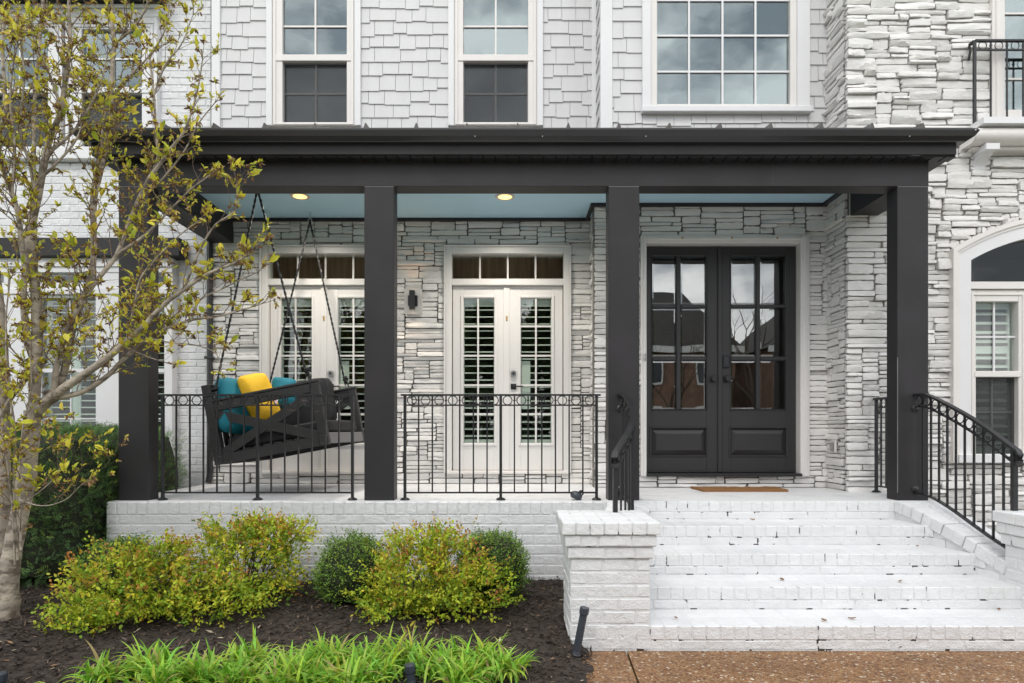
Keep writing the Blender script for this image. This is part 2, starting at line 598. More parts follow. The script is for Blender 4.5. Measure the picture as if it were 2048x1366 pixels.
def wall_mesh(u0, u1, v0, v1, holes, th):
    """upright slab in local (u, depth, v) with rectangular openings"""
    us = sorted({u0, u1} | {min(max(h[i], u0), u1) for h in holes for i in (0, 1)})
    vs_ = sorted({v0, v1} | {min(max(h[i], v0), v1) for h in holes for i in (2, 3)})
    solid = {}
    for i in range(len(us) - 1):
        for j in range(len(vs_) - 1):
            cu, cv = (us[i] + us[i + 1]) / 2, (vs_[j] + vs_[j + 1]) / 2
            solid[i, j] = not any(h[0] < cu < h[1] and h[2] < cv < h[3] for h in holes)
    mb = MB()
    for (i, j), s_ in solid.items():
        if not s_: continue
        a, b_, c, d = us[i], us[i + 1], vs_[j], vs_[j + 1]
        mb.add([(a, 0, c), (b_, 0, c), (b_, 0, d), (a, 0, d)], [(0, 1, 2, 3)])
        mb.add([(a, th, c), (b_, th, c), (b_, th, d), (a, th, d)], [(3, 2, 1, 0)])
        for di, dj, e in ((-1, 0, ((a, c), (a, d))), (1, 0, ((b_, d), (b_, c))), (0, -1, ((b_, c), (a, c))), (0, 1, ((a, d), (b_, d)))):
            if not solid.get((i + di, j + dj), False):
                (p, q), (r_, s2) = e
                mb.add([(p, 0, q), (r_, 0, s2), (r_, th, s2), (p, th, q)], [(0, 1, 2, 3)])
    return mb


def stone_wall(parent, origin, rot, Lu, Lv, rect_holes=(), test=None, seed=1, depth=(.035, .075), th=.12, clip=None, joint='gap_shade_dark'):
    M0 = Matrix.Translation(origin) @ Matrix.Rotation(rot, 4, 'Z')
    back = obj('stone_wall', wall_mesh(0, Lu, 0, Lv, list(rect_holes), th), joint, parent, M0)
    r_ = random.Random(seed)
    du, dv = .02, .0205
    nu, nv = int(round(Lu / du)), int(round(Lv / dv))
    du, dv = Lu / nu, Lv / nv
    occ = np.zeros((nv, nu), bool)
    ids = np.zeros((nv, nu), int)
    for j in range(nv):
        for i in range(nu):
            u, v = (i + .5) * du, (j + .5) * dv
            if any(h[0] < u < h[1] and h[2] < v < h[3] for h in rect_holes): occ[j, i] = True
            if test and test(u, v): occ[j, i] = True
            if clip and not clip(u, v): occ[j, i] = True
    sid = 0
    for j in range(nv):
        i = 0
        while i < nu:
            if occ[j, i]: i += 1; continue
            run = 1
            while i + run < nu and not occ[j, i + run]: run += 1
            hh = r_.choices((2, 3, 4, 5, 6), (.42, .36, .16, .05, .01))[0]
            ww = int(r_.choice((r_.uniform(7, 13), r_.uniform(12, 22), r_.uniform(16, 32), r_.uniform(14, 26))) * (1.0 if hh < 5 else .75))
            if run - ww < 5: ww = run if run < 32 else int(run * r_.uniform(.35, .65))
            ww = min(ww, run)
            if ww < run and j > 0:
                for _ in range(4):          # do not let upright joints line up with the course below
                    if ids[j - 1, i + ww - 1] != ids[j - 1, i + ww] and ww > 8: ww += r_.choice((-3, -2, 2, 3))
                    ww = max(4, min(ww, run - 1))
            hmax = 1
            while hmax < hh and j + hmax < nv and not occ[j + hmax, i:i + ww].any(): hmax += 1
            if 0 < nv - (j + hmax) < 2 and not occ[j + hmax:nv, i:i + ww].any(): hmax = nv - j
            sid += 1
            occ[j:j + hmax, i:i + ww] = True
            ids[j:j + hmax, i:i + ww] = sid
            w_, h_ = ww * du, hmax * dv
            g_ = r_.uniform(.004, .009)
            o = bpy.data.objects.new('stone', r_.choice(STONES))
            dd = r_.uniform(*depth)
            M = M0 @ Matrix.Translation((i * du + w_ / 2, .002, j * dv + h_ / 2)) @ Matrix.Diagonal((w_ - g_, dd, (h_ - g_) * 1.03, 1))
            if r_.random() < .5: M = M @ Matrix.Diagonal((-1, 1, -1, 1))
            link(o, back, M)
            i += ww
    return back


def shingle_wall(parent, origin, rot, Lu, Lv, rect_holes=(), seed=1, pitch=.157):
    M0 = Matrix.Translation(origin) @ Matrix.Rotation(rot, 4, 'Z')
    back = obj('shingle_wall', wall_mesh(0, Lu, 0, Lv, list(rect_holes), .1), 'shingle_back', parent, M0)
    r_ = random.Random(seed)
    rows = int(Lv / pitch) + 1
    cuts = sorted({0, Lu} | {h[i] for h in rect_holes for i in (0, 1) if 0 < h[i] < Lu})
    for row in range(rows):
        z0 = row * pitch
        for a, b_ in zip(cuts[:-1], cuts[1:]):
            if b_ - a < .02: continue
            u = a
            k = 0
            while u < b_ - 1e-6:
                w_ = r_.choice((.155, .185, .215, .16, .30)) if not (u == a and row % 2) else r_.uniform(.06, .13)
                if b_ - (u + w_) < .06: w_ = b_ - u
                w_ = min(w_, b_ - u)
                zb = z0 + r_.choice((-.022, -.012, 0, .008, .018))
                zt = z0 + pitch * 1.28
                um, vm = u + w_ / 2, (z0 + pitch * .5)
                hole = False
                for h in rect_holes:
                    if h[0] - .001 < um < h[1] + .001 and h[2] < zt and zb < h[3]:
                        if zb < h[2] - .03: zt = h[2]
                        elif zt > h[3] + .05 : zb = h[3]
                        else: hole = True
                zb = max(zb, 0); zt = min(zt, Lv)
                if not hole and zt - zb > .02:
                    o = bpy.data.objects.new('shingle', SHINGLE)
                    M = M0 @ Matrix.Translation((um, -.001, zb)) @ Matrix.Rotation(R(r_.uniform(-.05, .05)), 4, 'Y') @ Matrix.Diagonal((w_ - .005, 1, (zt - zb), 1))
                    link(o, back, M)
                u += w_
                k += 1
    return back


mbs = MB()
mbs.add([(-.5, -.021, 0), (.5, -.021, 0), (.5, -.001, 0), (-.5, -.001, 0), (-.5, -.004, 1), (.5, -.004, 1), (.5, 0, 1), (-.5, 0, 1)],
        [(0, 3, 2, 1), (4, 5, 6, 7), (0, 1, 5, 4), (1, 2, 6, 5), (2, 3, 7, 6), (3, 0, 4, 7)])
SHINGLE = mbs.mesh('shingle'); SHINGLE.materials.append(MATS['white_shingle'])

# ------------------------------------------------------------------ planes of the place
YF = 4.11       # front of the steps
YP = 5.62       # porch edge
YC = 5.72       # front of the posts
YR = 6.55       # stone front of the projecting wing
YE = 7.00       # entrance wall
YW = 7.49       # recessed wall with the glazed doors
FL = .7735      # porch floor
CE = 3.808      # porch ceiling
RI = FL / 5     # riser
TR = (YP - YF) / 4
XL, XB, XR = -3.51, .93, 3.41
TOP = 6.7

# ------------------------------------------------------------------ ground
def sheet(x0, x1, y0, y1, z): return MB().add([(x0, y0, z), (x1, y0, z), (x1, y1, z), (x0, y1, z)], [(0, 1, 2, 3)])


struct('ground', sheet(-400, 400, -400, 60, -.03), 'lawn')
struct('road', sheet(-200, 200, -17, -9, -.02), 'road')

# aggregate walk: two slabs with an open joint between them
path = bpy.data.objects.new('path', None); path['kind'] = 'structure'; link(path)
xj0, xj1 = wx(1253, 4.10), wx(1277, 3.58)
def joint(Y): return xj0 + (xj1 - xj0) * (4.10 - Y) / (4.10 - 3.58)
def slab(xa, xb):
    mb = MB()
    ya, yb = 4.10, -8.9
    n = 24
    for k in range(n):
        pass
    mb.add([(xa(ya), ya, 0), (xb(ya), ya, 0), (xb(3.0), 3.0, 0), (xa(3.0), 3.0, 0), (xa(ya), ya, -.1), (xb(ya), ya, -.1), (xb(3.0), 3.0, -.1), (xa(3.0), 3.0, -.1)],
           [(3, 2, 1, 0), (4, 5, 6, 7), (0, 1, 5, 4), (1, 2, 6, 5), (2, 3, 7, 6), (3, 0, 4, 7)])
    return mb
obj('slab', slab(lambda Y: .36, lambda Y: joint(Y) - .006), 'aggregate', path)
obj('slab', slab(lambda Y: joint(Y) + .006, lambda Y: 7.5), 'aggregate', path)
struct('bounce_slab', MB().box(-7.5, 9.5, -8.9, 2.55, -.1, -.006), 'concrete')  # unseen pale slab added to bounce light up into the porch

# mulch bed: an uneven sheet
def bed_h(x, y):
    h = .035 + .05 * max(0, min(1, (y - 3.6) / 1.6))
    h += .022 * noise.noise((x * 1.3, y * 1.3, 3.1)) + .012 * noise.noise((x * 5, y * 5, 1.2))
    edge = .50 - .10 * max(0, min(1, (4.12 - y) / .55)) + .02 * math.sin(y * 9) + .03 * noise.noise((y * 6, .3, 0))
    if y < 4.13:
        e = (edge - x)
        h = (h - .004) * max(0, min(1, e / .16 + .12)) + .006 - (.09 if e < -.03 else 0)
    return h
mb = MB()
nx, ny = 120, 66
bx0, bx1, by0, by1 = -7.0, .60, 2.6, 7.4
for j in range(ny + 1):
    for i in range(nx + 1):
        x = bx0 + (bx1 - bx0) * i / nx; y = by0 + (by1 - by0) * j / ny
        mb.v.append((x, y, bed_h(x, y)))
for j in range(ny):
    for i in range(nx):
        a = j * (nx + 1) + i; mb.f.append((a, a + 1, a + nx + 2, a + nx + 1))
struct('mulch_bed', mb, 'mulch_base')
smooth_by_angle(bpy.data.objects['mulch_bed'].data, 80)
struct('right_bed', sheet(3.6, 8.0, 4.3, 6.6, .03), 'mulch_base')

# ================================================================== HOUSE
house = thing('house', 'white painted stone, brick and shingle house with a black double front door', 'house', (0, 7.6, 0))

# closed shell so the rooms stay dark
shell = part('inner_shell', house)
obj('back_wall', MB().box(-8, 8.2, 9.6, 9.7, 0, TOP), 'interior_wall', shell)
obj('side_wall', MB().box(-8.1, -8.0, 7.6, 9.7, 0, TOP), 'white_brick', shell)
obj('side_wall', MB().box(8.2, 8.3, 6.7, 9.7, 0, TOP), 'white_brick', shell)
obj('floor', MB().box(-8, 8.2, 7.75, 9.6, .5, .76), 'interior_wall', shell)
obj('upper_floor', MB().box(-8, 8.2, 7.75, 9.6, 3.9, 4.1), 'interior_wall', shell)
obj('eaves', MB().box(-8.3, XB, YW - .03, 9.9, TOP, TOP + .2).box(XB + .001, XR, YE - .03, 9.9, TOP, TOP + .2).box(XR + .001, 8.4, YR - .03, 9.9, TOP, TOP + .2), 'interior_wall', shell)  # flat unseen lid, added to keep daylight out of the rooms
for xw in (-3.6, 1.0, 3.5):
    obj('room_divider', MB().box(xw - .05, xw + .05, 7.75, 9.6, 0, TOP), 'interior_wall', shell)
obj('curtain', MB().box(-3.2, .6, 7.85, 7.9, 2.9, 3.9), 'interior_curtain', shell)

# ---- openings (local u = X - origin, v = Z - origin)
FD = []     # french doors: pixel offset
for off in (-366, 0):
    FD.append((wx(892 + off, YW), wx(1138 + off, YW), wz(945, YW), wz(496, YW)))
s_holes = [(a - XL + .01, b_ - XL - .01, c - FL, d - FL - .01) for a, b_, c, d in FD]
# holes of the backing are the same openings
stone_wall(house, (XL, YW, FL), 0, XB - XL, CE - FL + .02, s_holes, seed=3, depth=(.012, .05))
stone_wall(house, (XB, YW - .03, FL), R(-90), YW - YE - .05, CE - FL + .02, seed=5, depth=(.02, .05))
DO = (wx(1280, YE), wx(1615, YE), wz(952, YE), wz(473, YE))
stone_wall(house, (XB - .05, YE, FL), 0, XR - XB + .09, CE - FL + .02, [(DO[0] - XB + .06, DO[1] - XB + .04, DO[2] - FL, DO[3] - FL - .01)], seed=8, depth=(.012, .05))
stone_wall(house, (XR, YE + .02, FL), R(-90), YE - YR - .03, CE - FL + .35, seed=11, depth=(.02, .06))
stone_wall(house, (XR, YE + .02, 4.0), R(-90), YE - YR - .03, TOP - 4.0, seed=12, depth=(.02, .07), joint='gap_shade_pale')

# right wing front with arched window and upper door
AW = dict(x0=wx(1893, YR), x1=wx(1893 + 474, YR), zs=wz(503, YR), zt=wz(433, YR), zb=wz(925, YR))
acx = (AW['x0'] + AW['x1']) / 2
half = (AW['x1'] - AW['x0']) / 2
rise = AW['zt'] - AW['zs']
AR = (half * half + rise * rise) / (2 * rise)
acz = AW['zt'] - AR
UD = (wx(1975, YR), wx(2215, YR), wz(262, YR), TOP + .1)


def arch_test(u, v):
    x, z = XR - .06 + u, v
    if AW['x0'] + .02 < x < AW['x1'] - .02 and AW['zb'] < z < AW['zs'] + .02: return True
    return z >= AW['zs'] and (x - acx) ** 2 + (z - acz) ** 2 < (AR - .03) ** 2


XQ = XR - .06
wing_hole = [(AW['x0'] - XQ + .05, AW['x1'] - XQ - .05, AW['zb'], AW['zt'] - .05), (UD[0] - XQ + .01, UD[1] - XQ - .01, UD[2], TOP)]
M0 = Matrix.Translation((XR, YR, 0))
LW = 6.3 - XQ


def wing_stones():
    holes_rect = [wing_hole[1]]
    w = stone_wall(house, (XQ, YR, 0.0), 0, LW, TOP, holes_rect, test=arch_test, seed=21, depth=(.025, .07),
                   clip=lambda u, v: not (3.55 < v < 4.05 and u < .25))
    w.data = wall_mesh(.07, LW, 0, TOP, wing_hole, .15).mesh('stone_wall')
    w.data.materials.append(MATS['gap_shade_pale'])


wing_stones()

# ---- shingle walls upstairs
ZU = 4.05
W1 = (wx(535, YW), wx(723, YW)); W2 = (wx(897, YW), wx(1086, YW))
XS0 = wx(427, YW)
sh = [(W1[0] - XS0 + .006, W1[1] - XS0 - .006, wz(253.5, YW) - ZU, 9), (W2[0] - XS0 + .006, W2[1] - XS0 - .006, wz(253.5, YW) - ZU, 9)]
XSL = wx(443, YW); XSR = wx(1183, YW)
shingle_wall(house, (XS0, YW, ZU), 0, XB + .05 - XS0, TOP - ZU, sh, seed=2)
obj('corner_board', MB().cbox(XS0 - .005, XSL, YW - .045, YW + .02, ZU, TOP), 'white_trim', house)
obj('corner_board', MB().cbox(XSR, XB + .05, YW - .04, YW + .0, ZU, TOP), 'white_trim', house)
XBU = wx(1206, YE)
shingle_wall(house, (XBU, YW, ZU), R(-90), YW - YE, TOP - ZU, seed=6)
obj('corner_board', MB().cbox(XBU - .03, wx(1224, YE), YE - .035, YE + .05, ZU, TOP), 'white_trim', house)
BW = (wx(1283, YE), wx(1616, YE), wz(230, YE))
shingle_wall(house, (XBU, YE, ZU), 0, XR + .06 - XBU, TOP - ZU, [(BW[0] - XBU + .006, BW[1] - XBU - .006, BW[2] - ZU + .004, 9)], seed=9)

# ---- painted brick wing on the far side of the porch
BX0 = -6.9
YL = 7.53
lw_hole = [(wx(-125, YL), wx(343, YL), .9, wz(500, YL)), (wx(-60, YL), wx(300, YL), wz(330, YL), TOP)]
o = obj('brick_wall', wall_mesh(0, XL + .02 - BX0, 0, TOP, [(a - BX0, b_ - BX0, c, d) for a, b_, c, d in lw_hole], .12), 'white_mortar', house, Matrix.Translation((BX0, YL, 0)))
bp_ = .0815
for k in range(int(TOP / bp_)):
    z = (k + .5) * bp_
    x = BX0 + (0 if k % 2 else -.105)
    while x < XL + .02:
        a, b_ = x + .005, x + .205
        x += .21
        if b_ > XL + .02: b_ = XL + .02
        for h in lw_hole:
            if h[2] < z < h[3]:
                if a < h[0] < b_: b_ = h[0]
                if a < h[1] < b_: a = h[1]
                if h[0] <= (a + b_) / 2 <= h[1]: a = b_
        if b_ - a > .03 and b_ > -6.35 and (z > .9):
            brick(o, (a + b_) / 2, YL - .006, z, round(b_ - a, 2), .02, bp_ - .009)


# ---- windows ------------------------------------------------------
def pane_box(name, x0, x1, y, z0, z1, material, parent, th=.005):
    return obj(name, MB().box(x0, x1, y, y + th, z0, z1), material, parent)


def lites(parent, x0, x1, z0, z1, nx_, nz_, y, mw, glassm, trim, xs=None, zs=None, mdepth=.016, pane='pane'):
    """glazing bars as one grid piece and one pane for each lite"""
    xs = xs or [x0 + (x1 - x0) * i / nx_ for i in range(1, nx_)]
    zs = zs or [z0 + (z1 - z0) * i / nz_ for i in range(1, nz_)]
    mb = MB()
    for x in xs: mb.box(x - mw / 2, x + mw / 2, y - mdepth, y - .001, z0, z1)
    zc = [z0] + sorted(zs) + [z1]
    xc = [x0] + sorted(xs) + [x1]
    for z in zs:
        for i in range(len(xc) - 1):
            mb.box(xc[i] + (mw / 2 if i else 0), xc[i + 1] - (mw / 2 if i < len(xc) - 2 else 0), y - mdepth + .001, y - .001, z - mw / 2, z + mw / 2)
    if xs or zs: obj('glazing_bar', mb, trim, parent)
    for i in range(len(xc) - 1):
        for j in range(len(zc) - 1):
            pane_box(pane, xc[i], xc[i + 1], y, zc[j], zc[j + 1], glassm, parent)


LOUV = {}


def louvers(parent, x0, x1, z0, z1, y, pitch, material='shutter_white', tilt=28, hgt=.062, th=.010):
    k = (round(x1 - x0, 3), pitch, material, tilt)
    if k not in LOUV:
        me = MB().cbox(-(x1 - x0) / 2, (x1 - x0) / 2, -hgt / 2, hgt / 2, -th / 2, th / 2, .003).mesh('louver')
        me.materials.append(MATS[material]); LOUV[k] = me
    n = int((z1 - z0) / pitch)
    for i in range(n):
        o = bpy.data.objects.new('louver', LOUV[k])
        link(o, parent, Matrix.Translation(((x0 + x1) / 2, y, z0 + (i + .5) * (z1 - z0) / n)) @ Matrix.Rotation(R(tilt), 4, 'X'))


def double_hung(px0, px1, Y, gy_top, meet, gy_bot, px_case, trim='cream_trim', case='white_trim', screen=True, glassm='glass_upper', top_out=None, name='window', case_bottom=True, nx_=2, label=None, hz=None):
    """sash window: glass px0..px1; upper glass gy_top..meet[0], lower glass meet[1]..gy_bot (pixels at depth Y)"""
    w = part(name, house)
    if label: w['label'] = label
    X0, X1 = wx(px0, Y), wx(px1, Y)
    C0, C1 = wx(px_case[0], Y), wx(px_case[1], Y)
    zt, zm0, zm1, zb = wz(gy_top, Y), wz(meet[0], Y), wz(meet[1], Y), wz(gy_bot, Y)
    cw = wx(px_case[2], Y) - C0
    fb = zb - .042
    mb = MB().frame(C0, C1, fb - .0, zt + .16, cw, cw, .1, 0, Y - .05, Y + .06, .004)
    obj('casing', mb, case, w)
    mb = MB().frame(C0 + cw, C1 - cw, fb, zt + .06, X0 - C0 - cw, C1 - cw - X1, .06, zb - fb, Y - .036, Y + .07, .004)
    mb.frame(C0 + cw + .012, C1 - cw - .012, fb + .008, zt + .05, .03, .03, .03, .02, Y - .05, Y - .034, .003)
    mb.cbox(C0 + cw + .02, C1 - cw - .02, Y - .046, Y + .05, zm1, zm0, .005)
    obj('frame', mb, trim, w)
    us_ = part('upper_sash', w); us_.name = 'upper_sash'
    xm = [(X0 + X1) / 2] if nx_ == 2 else None
    hzs = hz or ([zm0 + (zm0 and .345)], [zb + (zm1 - zb) * .5])
    # upper
    grid(w, X0, X1, zm0, zt, Y + .012, xm, [z for z in hzs[0] if zm0 < z < zt], glassm, trim)
    grid(w, X0 + .006, X1 - .006, zb, zm1, Y + .034, xm, [z for z in hzs[1] if zb < z < zm1], glassm, trim)
    bpy.data.objects.remove(us_)
    if screen:
        obj('insect_screen', MB().box(X0, X1, Y + .010, Y + .011, zb, zm1), 'insect_screen', w)
        obj('screen_frame', MB().frame(X0, X1, zb, zm1, .012, .012, .014, .008, Y + .004, Y + .018), 'swing_rail', w)
    return w


def grid(w, x0, x1, z0, z1, y, xs, zs, glassm, trim, mw=.020):
    lites(w, x0, x1, z0, z1, 1, 1, y, mw, glassm, trim, xs=list(xs or []), zs=list(zs or []))


# middle windows above the porch roof (tops run out of the picture)
hz = ([wz(53, YW), wz(-15, YW), wz(-85, YW)], [wz(186, YW)])
for p0, p1, c0, c1, c2, lab in ((567, 695, 535, 723, 547, 'sash window over the swing with four lower lites'), (927, 1056, 897, 1086, 909, 'sash window over the glazed doors')):
    double_hung(p0, p1, YW, -150, (113, 126), 247, (c0, c1, c2), hz=hz, label=lab)

# big picture window over the entrance
w = part('picture_window', house)
w['label'] = 'wide grid window reflecting clouds above the front door'
c0, c1 = BW[0], BW[1]
g0, g1 = wx(1313, YE), wx(1578, YE)
zb_, zt_ = wz(211, YE), TOP - .12
obj('casing', MB().frame(c0, c1, wz(218, YE), TOP, wx(1300, YE) - c0, c1 - wx(1591, YE), .1, 0, YE - .055, YE + .05, .004), 'white_trim', w)
obj('sill', MB().cbox(c0 - .012, c1 + .012, YE - .085, YE + .02, wz(230, YE), wz(218.5, YE), .006), 'white_trim', w)
fr0, fr1 = wx(1300, YE), wx(1591, YE)
obj('frame', MB().frame(fr0, fr1, wz(218, YE) + .001, TOP - .1, g0 - fr0, fr1 - g1, .03, zb_ - wz(218, YE), YE - .035, YE + .06, .005), 'cream_trim', w)
lites(w, g0, g1, zb_, zt_, 4, 3, YE + .015, .021, 'glass_upper', 'white_trim', xs=[wx(p, YE) for p in (1378, 1445, 1511)], zs=[wz(p, YE) for p in (143, 71, 0, -71)])

# left wing: upper pair
w_l = []
for p0, p1, cs in ((-20, 100, (-52, 130, -46)), (167, 287, (136, 318, 142))):
    double_hung(p0, p1, YL - .03, 62, (178, 190), 296, cs, trim='white_trim', glassm='glass_upper', name='window',
                hz=([wz(121, YL)], [wz(243, YL)]), label='sash window of the brick wing behind the tree')
hd = part('window_header', house)
obj('sill_band', MB().cbox(wx(-70, YL), wx(332, YL), YL - .10, YL + .05, wz(325, YL), wz(300, YL), .01), 'white_trim', hd)
obj('head_moulding', MB().cbox(wx(-60, YL), wx(326, YL), YL - .09, YL + .05, wz(44, YL), wz(27, YL), .012).cbox(wx(-66, YL), wx(330, YL), YL - .12, YL + .05, wz(26.5, YL), wz(20, YL), .01), 'white_trim', hd)
obj('dark_eave', MB().box(wx(-80, YL), wx(334, YL), YL - .35, YL + .05, wz(19, YL), wz(-60, YL)), 'black_paint', hd)
obj('wall_panel', MB().box(wx(-62, YL) , wx(320, YL), YL - .02, YL + .04, wz(299, YL), wz(45, YL)).mesh('wall_panel') if False else
    MB().frame(wx(-62, YL), wx(322, YL), wz(299.5, YL), wz(45, YL), .02, .02, wz(45, YL) - wz(60, YL) - .06, .01, YL - .02, YL + .04), 'white_trim', hd)
# left wing: lower bank of three sash windows with transoms
YB = YL - .10
bank = part('window_bank', house)
bank['label'] = 'bank of shuttered sash windows behind the hedge'
obj('header', MB().cbox(wx(-140, YB), wx(368, YB), YB - .10, YL, wz(517, YB), wz(480, YB), .008), 'black_paint', bank)
glz = [(-105, 10), (80, 195), (240, 332)]
zt_, zb_ = wz(600, YB), .98
ztt, ztb = wz(546, YB), wz(566, YB)
xe0, xe1 = wx(-125, YB), wx(347, YB)
mb = MB()
edges = [-125] + [e for p in glz for e in p] + [347]
for i in range(0, len(edges), 2):
    mb.cbox(wx(edges[i], YB), wx(edges[i + 1], YB), YB - .03, YL + .05, .6, wz(590, YB), .004)
    if i: pass
mb.cbox(xe0, xe1, YB - .045, YL + .05, wz(590, YB), wz(578, YB), .006)
mb.cbox(xe0, xe1, YB - .02, YL + .05, wz(578, YB), ztb, .003)
mb.cbox(xe0, xe1, YB - .03, YL + .05, ztt, wz(517, YB), .004)
mb.cbox(xe0, xe1, YB - .05, YB - .028, wz(535, YB), wz(526, YB), .004)
for i in range(0, len(edges), 2):
    mb.cbox(wx(edges[i], YB), wx(edges[i + 1], YB), YB - .02, YL + .05, ztb, ztt, .003)
mb.cbox(xe0, xe1, YB - .04, YL + .05, .5, .96, .004)
obj('casing', mb, 'white_trim', bank)
for a, b_ in glz:
    x0, x1 = wx(a, YB), wx(b_, YB)
    pane_box('transom_pane', x0, x1, YB + .03, ztb, ztt, 'glass', bank)
    zm = wz(741, YB)
    fr = MB().frame(x0, x1, zb_ - .02, wz(590, YB), .02, .02, .03, .03, YB, YB + .05)
    fr.box(x0 + .02, x1 - .02, YB, YB + .05, zm - .022, zm + .022)
    obj('sash', fr, 'white_trim', bank)
    lites(bank, x0 + .02, x1 - .02, zm + .022, zt_, 2, 2, YB + .04, .016, 'glass', 'white_trim')
    lites(bank, x0 + .02, x1 - .02, zb_ + .01, zm - .022, 2, 2, YB + .05, .016, 'glass', 'white_trim')
    sh_ = MB().frame(x0 - .02, x1 + .02, zb_ - .05, zt_ + .05, .06, .06, .05, .05, YB + .13, YB + .155)
    sh_.box((x0 + x1) / 2 - .05, (x0 + x1) / 2 + .05, YB + .1302, YB + .155, zb_, zt_)
    obj('shutter_frame', sh_, 'shutter_white', bank)
    louvers(bank, x0 + .042, (x0 + x1) / 2 - .052, zb_, zt_, YB + .142, .078, tilt=10)
    louvers(bank, (x0 + x1) / 2 + .052, x1 - .042, zb_, zt_, YB + .142, .078, tilt=10)


# ---- glazed double doors with transom -----------------------------
def french_door(off, lab):
    Y = YW
    d = part('french_door', house)
    d['label'] = lab
    P = lambda p: wx(p + off, Y)
    Zp = lambda p: wz(p, Y)
    obj('casing', MB().frame(P(892), P(1138), Zp(945), Zp(496), P(904) - P(892), P(1138) - P(1127), Zp(496) - Zp(509), 0, Y - .055, Y + .12, .006)
        .cbox(P(904), P(1127), Y - .03, Y + .11, Zp(571), Zp(558.5), .004)
        .frame(P(888.5), P(1141.5), Zp(945), Zp(492.5), .02, .02, .02, 0, Y - .068, Y - .02, .004), 'door_white', d)
    obj('threshold', MB().cbox(P(893), P(1137), Y - .07, Y + .11, Zp(947), Zp(941), .004), 'wood_fill' if False else 'cream_trim', d)
    # transom
    lites(d, P(904), P(1127), Zp(558.5), Zp(509), 4, 1, Y + .045, .02, 'glass_transom', 'door_white', pane='transom_pane')
    for a, b_, g0, g1, mid in ((905, 1010, 927, 988, 956), (1010.6, 1126, 1042, 1103, 1072)):
        x0, x1, q0, q1 = P(a) + .003, P(b_) - .003, P(g0), P(g1)
        zt, zb, gt, gb = Zp(571) - .004, Zp(941) + .004, Zp(596), Zp(886)
        leaf = obj('door_leaf', MB().frame(x0, x1, zb, zt, q0 - x0, x1 - q1, zt - gt, gb - zb, Y + .02, Y + .062, .003)
                   .frame(q0 - .034, q1 + .034, gb - .034, gt + .034, .03, .03, .03, .03, Y + .006, Y + .021, .005), 'door_white', d)
        lites(d, q0, q1, gb, gt, 2, 5, Y + .036, .02, 'glass', 'door_white', xs=[P(mid)], zs=[Zp(z) for z in (652, 711, 770, 828)])
        fr_ = MB().frame(q0 - .05, q1 + .05, gb - .05, gt + .05, .055, .055, .13, .09, Y + .085, Y + .105)
        obj('shutter_frame', fr_, 'shutter_white', d)
        louvers(d, q0 + .006, q1 - .006, gb + .04, gt - .08, Y + .10, .0795, tilt=13)
    obj('astragal', MB().cbox(P(1007), P(1019), Y + .004, Y + .03, Zp(941) + .005, Zp(571) - .006, .004), 'door_white', d)
    obj('brass_catch', MB().cbox(P(1012), P(1015), Y - .004, Y + .004, Zp(641), Zp(632), .001), 'brass', d)
    # shutter panel around the handle
    obj('handle_cutout', MB().cbox(P(1042.5), P(1061), Y + .07, Y + .082, Zp(818), Zp(721), .002), 'shutter_white', d)
    cx = P(1027)
    mb = MB().add(*disc_y((cx, Y + .006, Zp(747)), .034, .014))
    obj('deadbolt', mb, 'steel', d, smooth=40)
    obj('deadbolt_cylinder', MB().add(*disc_y((cx, Y - .004, Zp(747)), .014, .01)), 'fixture_black', d, smooth=40)
    mb = MB().cbox(cx - .033, cx + .033, Y + .006, Y + .019, Zp(773) - .033, Zp(773) + .033, .004)
    mb.cbox(cx - .008, cx + .11, Y - .04, Y - .026, Zp(773) - .008, Zp(773) + .008, .003).cbox(cx - .009, cx + .009, Y - .04, Y + .01, Zp(773) - .009, Zp(773) + .009, .003)
    obj('lever_handle', mb, 'fixture_black', d)
    return d


def disc_y(c, r, th, n=20):
    vs_ = []
    for yy in (c[1] - th, c[1]):
        for j in range(n):
            a = 2 * math.pi * j / n
            vs_.append((c[0] + r * math.cos(a), yy, c[2] + r * math.sin(a)))
    fs = [(j, (j + 1) % n, n + (j + 1) % n, n + j) for j in range(n)] + [tuple(range(n - 1, -1, -1)), tuple(range(n, 2 * n))]
    return vs_, fs


french_door(-366, 'white glazed double door behind the porch swing')
french_door(0, 'white glazed double door with lever handle between the two inner posts')

